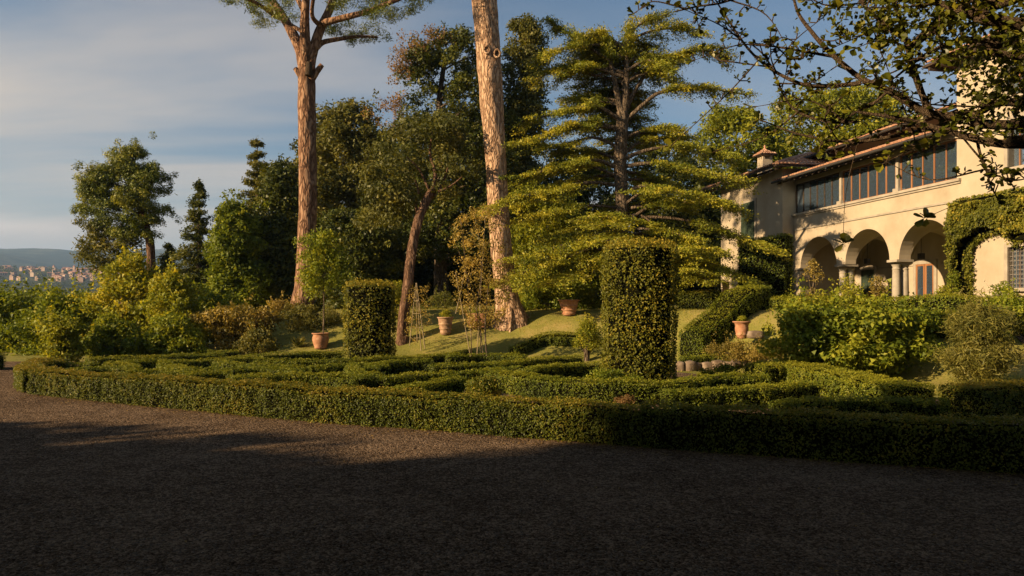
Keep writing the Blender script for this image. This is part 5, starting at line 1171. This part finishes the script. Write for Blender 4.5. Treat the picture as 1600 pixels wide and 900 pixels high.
W = np.array([16.59, 27.45, ZF]) + u[:, None] * ex + y[:, None] * ey + z[:, None] * np.array([0, 0, 1.])
mb = MB(); leaves(mb, W - rb, -ey + randdir(n) * .8 + [0, 0, .35], .085 * rng.uniform(.6, 1.3, n), .42 + .2 * rng.normal(size=n) + .25 * vnoise(wv_, 1.1, 44) - .03, .8)
mb.build('foliage', TOPI, root)
gu = np.linspace(-.05, 6, 70); gz = np.linspace(0, Z(6.0), 60); U, Zq = np.meshgrid(gu, gz, indexing='ij'); ins = ivy_in(U, Zq) & ivy_in(U + .12, Zq) & ivy_in(U - .12, Zq)
Yq = np.where(ins, -.22, -.05); Wg = np.array([16.59, 27.45, ZF]) + U[..., None] * ex + Yq[..., None] * ey + Zq[..., None] * np.array([0, 0, 1.]) - rb
i = np.arange(69)[:, None] * 60; j = np.arange(59)[None]; F = np.stack([i + j, i + j + 1, i + 61 + j, i + 60 + j], -1).reshape(-1, 4)
ok_ = ins.ravel()[F].all(1); MB().add(Wg, F[ok_], 0, .5, True).build('stems', BOXCORE, root)  # near-black backing sheet, painted shade between the ivy leaves, no real stems

# ------------------------------------------------------------------ distant town and woods in the valley
TW = solid('town_wall', [(.3, (.36, .22, .15)), (.5, (.48, .33, .23)), (.7, (.60, .46, .34))], .03, 2, rough=.9)
TR = solid('town_roof', [(.3, (.26, .12, .08)), (.7, (.38, .20, .13))], .03, 2, rough=.9)
def house_mesh(wd, dp, h, rh):
    wd, dp, h, rh = wd * .72, dp * .72, h * .62, rh * .7
    mb = MB(); box(mb, -wd / 2, wd / 2, -dp / 2, dp / 2, -3, h)
    e = .5; v = [(-wd / 2 - e, -dp / 2 - e, h), (wd / 2 + e, -dp / 2 - e, h), (wd / 2 + e, dp / 2 + e, h), (-wd / 2 - e, dp / 2 + e, h), (-wd / 2 - e, 0, h + rh), (wd / 2 + e, 0, h + rh)]
    mb.add(v, [[0, 1, 5, 4], [2, 3, 4, 5]], 1); mb.add(v, [[1, 2, 5], [3, 0, 4]], 0)
    for k in range(max(2, int(wd / 3))):
        for z_ in (h * .3, h * .68): x = -wd / 2 + 1.5 + k * 3; box(mb, x - .5, x + .5, -dp / 2 - .06, -dp / 2 - .01, z_ - .7, z_ + .7, 2)
    return mb.mesh('town_house', [TW, TR, DARKIN])
HM = [house_mesh(9, 7, 6.5, 1.8), house_mesh(13, 8, 5.5, 2.0), house_mesh(7, 7, 8.5, 1.6), house_mesh(17, 9, 8, 2.2)]
placed = 0
for k in range(230):
    r = 1010 + 480 * rng.random() ** .9; px_ = rng.uniform(-60, 330); x = (px_ - 800) / FPX * r
    if px_ > 175 and rng.random() < .6: continue
    r2 = r / 1.0; mi = int(rng.integers(0, 4)); o = bpy.data.objects.new('town_house', HM[mi]); COL.objects.link(o)
    o.location = (x, r2, Tz(x, r2)); o.rotation_euler = (0, 0, float(rng.choice([0, .5, -.4, 1.2, 1.57])) + rng.normal() * .1)
    tag(o, ('small cream house with a hipped red tile roof', 'low wide cream house', 'narrow taller cream house', 'large long cream building')[mi] + ' in the distant town below the hills', 'house', 'houses of the distant town')
for px_, r, h in ((116, 1250, 11), (84, 1350, 8)):
    q = np.array([(px_ - 800) / FPX * r, r, 0]); q[2] = Tz(q[0], q[1]); root = thing('bell_tower', 'slim pale bell tower, the %s one, standing above the roofs of the distant town' % ('taller right' if h == 11 else 'shorter left'), 'tower', q)
    mb = MB(); box(mb, -1.7, 1.7, -1.7, 1.7, -2, h); mb.build('shaft', TW, root); mb = MB(); mb.add([(-2, -2, h), (2, -2, h), (2, 2, h), (-2, 2, h), (0, 0, h + 2.5)], [[0, 1, 4], [1, 2, 4], [2, 3, 4], [3, 0, 4]]); mb.build('roof', TR, root)
mb = MB(); k = 900; r = rng.uniform(300, 1500, k); px_ = rng.uniform(-80, 400, k); x = (px_ - 800) / FPX * r; c_ = np.stack([x, r, T(x, r) + 2.0], -1)
rd = rng.uniform(3, 8, (k, 1)) * np.array([[1, 1, .8]]); kp = (r < 900) | (rng.random(k) < .35); clump(mb, c_[kp], rd[kp], 40, 2.8, .8, .8, .4)
mb.build('far_woodland', DARKL, kind='stuff')

# ------------------------------------------------------------------ foreground tree: trunk outside the frame at the right, boughs reaching in
Yb = 4.6; tb0 = np.array([5.6, 3.9, 0.])
ft = thing('foreground_tree', 'dark overhanging tree boughs with rounded leaves at the top right of the picture', 'tree', tb0)
def PF(px, py, Y=Yb): return P(px, py, Y) - tb0
trunk_top = np.array([-.25, .15, 3.2])
mb = MB(); tube(mb, [(0, 0, -.2), (.05, 0, 1.0), (-.1, .05, 2.2), trunk_top, (-.7, -.2, 4.2), (-1.5, -1.0, 5.4)], [.30, .22, .19, .17, .13, .07], 16, sub=8, rough=.12, rs=9); mb.build('trunk', DKBARK, ft)
twigs_ = []
def bl(path, r0, r1, start=None, lv=1):
    """path: (x, row, depth)"""
    q = [PF(x, y, d) for x, y, d in path]
    if start is not None: q = [start] + q
    lb = MB(); tube(lb, q, np.linspace(r0, r1, len(q)) * .8, 10, sub=7, rough=.14, rs=22); lb.build('bough', DKBARK, ft)
    s = spline(q, 12); s = s[12:] if start is not None else s
    twigs_.append((s, lv)); return s
S1 = bl([(1600, 195, 4.3), (1520, 180, 4.4), (1455, 178, 4.5), (1385, 140, 4.6), (1345, 122, 4.7), (1300, 85, 4.8), (1270, 52, 4.9), (1245, 15, 5.0), (1235, -40, 5.0)], .040, .009, trunk_top)
S2 = bl([(1640, 215, 4.0), (1600, 225, 4.1), (1545, 222, 4.2), (1480, 205, 4.3), (1420, 188, 4.4), (1340, 175, 4.5)], .044, .010, trunk_top)
S3 = bl([(1600, 160, 4.4), (1540, 172, 4.5), (1475, 195, 4.6), (1410, 210, 4.7), (1330, 222, 4.8), (1250, 210, 4.9), (1195, 190, 5.0)], .030, .005, trunk_top)
bl([(1345, 130, 4.7), (1300, 134, 4.8), (1255, 132, 4.8), (1205, 108, 4.9), (1168, 75, 4.9), (1132, 22, 5.0), (1115, -5, 5)], .02, .005)
bl([(1170, 65, 4.9), (1200, 95, 4.9), (1235, 165, 4.9), (1290, 190, 4.8), (1340, 190, 4.7)], .006, .010)
bl([(1180, 68, 4.9), (1225, 75, 4.8), (1265, 82, 4.8), (1300, 88, 4.8)], .006, .012)
bl([(1055, 18, 5.0), (1090, 10, 5.0), (1125, 5, 5.0), (1165, -8, 5)], .006, .01)
bl([(1455, 178, 4.5), (1440, 145, 4.5), (1425, 100, 4.5), (1415, 60, 4.5), (1400, 10, 4.4), (1390, -40, 4.4)], .026, .015)
bl([(1420, 75, 4.5), (1460, 45, 4.4), (1510, 20, 4.3), (1560, 5, 4.2), (1620, -20, 4.0)], .03, .05)
bl([(1425, 70, 4.5), (1385, 40, 4.6), (1350, 8, 4.6), (1330, -30, 4.6)], .02, .01)
bl([(1600, 90, 4.1), (1560, 70, 4.2), (1500, 62, 4.3), (1440, 90, 4.4), (1400, 120, 4.5)], .03, .008, trunk_top)
bl([(1600, 40, 4.0), (1540, 25, 4.1), (1480, 10, 4.2), (1420, -15, 4.3)], .05, .02, trunk_top)
bl([(1525, 205, 4.3), (1530, 235, 4.3), (1540, 262, 4.3), (1548, 290, 4.3), (1556, 305, 4.3)], .012, .004)
bl([(1538, 262, 4.3), (1560, 275, 4.25), (1585, 282, 4.2), (1620, 275, 4.2)], .007, .004)
bl([(1385, 145, 4.6), (1360, 165, 4.7), (1330, 180, 4.7), (1290, 215, 4.8), (1280, 232, 4.8)], .012, .003)
for k in range(60):
    s, lv = twigs_[int(rng.integers(0, 13))]; p0 = s[int(rng.integers(4, len(s) - 2))]
    d = np.array([rng.normal() * .8 - .3, rng.normal() * .5, rng.normal() * .45 + (.1)]); d = d / np.linalg.norm(d) * rng.uniform(.25, .75)
    q = [p0, p0 + d * .5 + rng.normal(size=3) * .05, p0 + d]
    lb = MB(); tube(lb, q, [.006, .004, .002], 6, sub=5); lb.build('twig', DKBARK, ft); twigs_.append((spline(q, 10), 2))
# rounded leaves in rosettes on short spurs
def leaf_mesh(k):
    L_, W_ = 1.0, .42; v = [(0, 0, 0)]
    prof = [(.15, .10), (.4, .26), (.62, .40), (.8, .40), (.95, .22)]
    lft = [(x, -w, .10 * w + .06 * math.sin(x * 3 + k)) for x, w in prof]; rgt = [(x, w, .10 * w + .06 * math.sin(x * 3 + k)) for x, w in prof]; mid_ = [(x, 0, -.05 * math.sin(x * 3)) for x, _ in prof]
    v = [(0, 0, 0)] + lft + rgt + mid_ + [(1.0, 0, -.02 - .05 * k)]
    F4 = []; F3 = [[0, 11, 1], [0, 6, 11]]
    for q in range(4): F4.append([11 + q, 12 + q, 2 + q, 1 + q]); F4.append([6 + q, 7 + q, 12 + q, 11 + q])
    F3 += [[15, 16, 5], [10, 16, 15]]
    mb = MB(); mb.add(v, F4, 0, .25 + .2 * k, True); mb.f.append((np.array(F3), 0, np.full(4, .25 + .2 * k), True)); return mb.mesh('leaf', FORE)
LM = [leaf_mesh(k) for k in range(4)]
big = []
spurs = MB()
def rosette(p, ax, nl, sz):
    ax = ax / np.linalg.norm(ax); e_ = p + ax * rng.uniform(.02, .06); tube(spurs, [p, e_], [.004, .004], 5)
    for q in range(nl):
        d = randdir(1)[0] * .9 + ax * .8 + np.array([0, 0, .15]); d /= np.linalg.norm(d)
        big.append((e_, d, sz * rng.uniform(.7, 1.25)))
for s, lv in twigs_:
    n_ = len(s); dens_ = 20 if lv == 1 else 9
    for q in range(dens_):
        i0 = int(rng.integers(int(n_ * .15), n_)); ax = randdir(1)[0] + np.array([0, 0, .6]); rosette(s[i0], ax, int(rng.integers(3, 6)), .032)
    rosette(s[-1], s[-1] - s[-2], 5, .055)
# two sprigs hanging free against the arches
for (x, y, d) in ((1440, 340, 4.3), (1316, 380, 4.5), (1312, 386, 4.5), (1448, 344, 4.3)):
    pass
for pth in (((1556, 305, 4.3), (1500, 318, 4.3), (1444, 341, 4.3)), ((1340, 222, 4.75), (1322, 300, 4.6), (1317, 380, 4.5))):
    q = [PF(*a_) for a_ in pth]; lb = MB(); tube(lb, q, [.0026, .002, .0016], 4, sub=6); lb.build('twig', DKBARK, ft)
    for a_ in ((1, 0, .5), (-1, 0, .4), (.2, 0, 1), (-.5, 0, -.6)): big.append((q[-1], np.array(a_, float) / np.linalg.norm(a_), .066)); big.append((q[-1] + [.015, 0, 0], unit(np.array(a_, float) + randdir(1)[0] * .4), .055))
# stray leaves keep their own curl
def lmat(p, d, s):
    n_ = unit(randdir(1)[0] * .6 + np.array([0, -.4, 1.])); n_ = unit(n_ - d * np.dot(n_, d)); b_ = np.cross(n_, d)
    return Matrix(((d[0] * s, b_[0] * s, n_[0] * s, p[0]), (d[1] * s, b_[1] * s, n_[1] * s, p[1]), (d[2] * s, b_[2] * s, n_[2] * s, p[2]), (0, 0, 0, 1)))
order = np.argsort([-(x[2] + (.05 if 3.9 < (x[0] + tb0)[1] and (x[0] + tb0)[2] < CH + 1.95 else 0)) for x in big])
for c_, qi in enumerate(order[:290]):
    p_, d, s_ = big[qi]; o = bpy.data.objects.new('leaf', LM[c_ % 4]); COL.objects.link(o); o.parent = ft; o.matrix_local = lmat(p_, d, s_)
rest = MB(); LV = [np.array([v.co[:] for v in me.vertices]) for me in LM]
F4 = np.array([list(p_.vertices) for p_ in LM[0].polygons if len(p_.vertices) == 4]); F3 = np.array([list(p_.vertices) for p_ in LM[0].polygons if len(p_.vertices) == 3])
for c_, qi in enumerate(order[290:]):
    p_, d, s_ = big[qi]; Mx = np.array(lmat(p_, d, s_)); v = LV[c_ % 4] @ Mx[:3, :3].T + Mx[:3, 3]; r_ = rng.random() * .8
    rest.add(v, F4, 0, r_, True); rest.add(v, F3, 0, r_, True)
# the dense corner at the top right, then an unseen canopy added overhead to block skylight
cc = [PF(rng.uniform(1380, 1640), rng.uniform(-60, 90), rng.uniform(3.8, 5.2)) for _ in range(60)] + [PF(rng.uniform(1520, 1640), rng.uniform(60, 170), rng.uniform(3.8, 4.8)) for _ in range(34)] + [PF(rng.uniform(1250, 1420), rng.uniform(-60, 20), rng.uniform(4.2, 5.2)) for _ in range(14)]
clump(rest, cc, .22, 44, .038, .75, .5, .3)
cc = []; LP0 = np.array([2.6, 4.7, 3.9]); LD = np.array(to_sun)  # added canopy darkens the near drive; a gap lets sun onto the boughs
while len(cc) < 640:
    p_ = np.array([rng.uniform(-9.5, 11), rng.uniform(-12, 13), rng.uniform(4.3, 10.0)])
    if p_[2] > CH + .44 * max(p_[1], 0) + 1.5 and p_[1] * .9 - p_[0] * .43 < 9.2 and np.linalg.norm((p_ - LP0) - np.dot(p_ - LP0, LD) * LD) > 2.0: cc.append(p_ - tb0)
clump(rest, cc, 1.05, 70, .33, .75, .5, .3)
rest.build('foliage', FORE, ft, kind='stuff'); spurs.build('spurs', DKBARK, ft, kind='stuff')
for k in range(9):
    lb = MB(); e = cc[k * 11]; tube(lb, [trunk_top + [0, 0, .6], (trunk_top + e) / 2 + [0, 0, .5], e], [.1, .06, .02], 8, sub=6); lb.build('bough', DKBARK, ft)

# tall trees behind and to the left of the viewer: they throw the shade over the drive
sdir = np.array([-SUN_DIR.x, -SUN_DIR.y]); wdir = np.array([-sdir[1], sdir[0]])
for k, (s_, w_, h, z0, rx, lab) in enumerate((
    (-24, 14.0, 8.4, 1.2, 2.8, 'tall dense tree behind the viewer, nearest the shade edge'), (-26, 5.2, 14.2, 1.0, 4.4, 'broad tree behind the viewer, second from the shade edge'),
    (-25, 11.3, 10.0, 1.0, 1.9, 'slim tree behind the viewer at the edge of the sunlight'),
    (-31, 6.8, 17.2, 6.0, 2.9, 'tall narrow tree behind the viewer, beyond the others'),
    (-24, -1.5, 14, 1.0, 4.4, 'broad tree behind the viewer, third from the shade edge'), (-26, -8.5, 16, 1.0, 4.8, 'broad tree behind the viewer at the far end of the row'),
    (-20, 6.4, 9.5, .8, 3.2, 'middle sized tree behind the viewer beside the drive'), (-18, .5, 9.5, .6, 3.6, 'dense low tree just behind the viewer'))):
    c = sdir * s_ + wdir * w_; base = np.array([c[0], c[1], 0.]); root = thing('shade_tree', lab, 'tree', base, group='trees behind the drive')
    tb = MB(); tube(tb, [(0, 0, -.2), (.1, 0, h * .4), (0, .1, h * .8)], [.35, .25, .08], 10, sub=5); tb.build('trunk', BARK, root)
    nn = 120 if w_ > 14 else 160; d = randdir(nn); q = d * rng.uniform(.25, 1, (nn, 1)) ** .5; cz = (h + z0) / 2; cc2 = q * np.array([rx, rx, (h - z0) / 2 - .6]) + [0, 0, cz]
    mb = MB(); clump(mb, cc2, .95, 85, .42, .8, .6, .3); mb.build('crown', DARKL, root)

# ------------------------------------------------------------------ air
m = bpy.data.materials.new('haze'); m.use_nodes = True; t = m.node_tree; t.nodes.clear()
pv_ = N(t, 'ShaderNodeVolumePrincipled'); pv_.inputs['Color'].default_value = (.36, .60, 1.0, 1); pv_.inputs['Density'].default_value = HAZE; pv_.inputs['Anisotropy'].default_value = .2
ho = N(t, 'ShaderNodeOutputMaterial'); t.links.new(pv_.outputs[0], ho.inputs['Volume'])
mb = MB(); box(mb, -6600, 6600, -6600, 6600, -30, 460); mb.build('haze', m, kind='stuff')
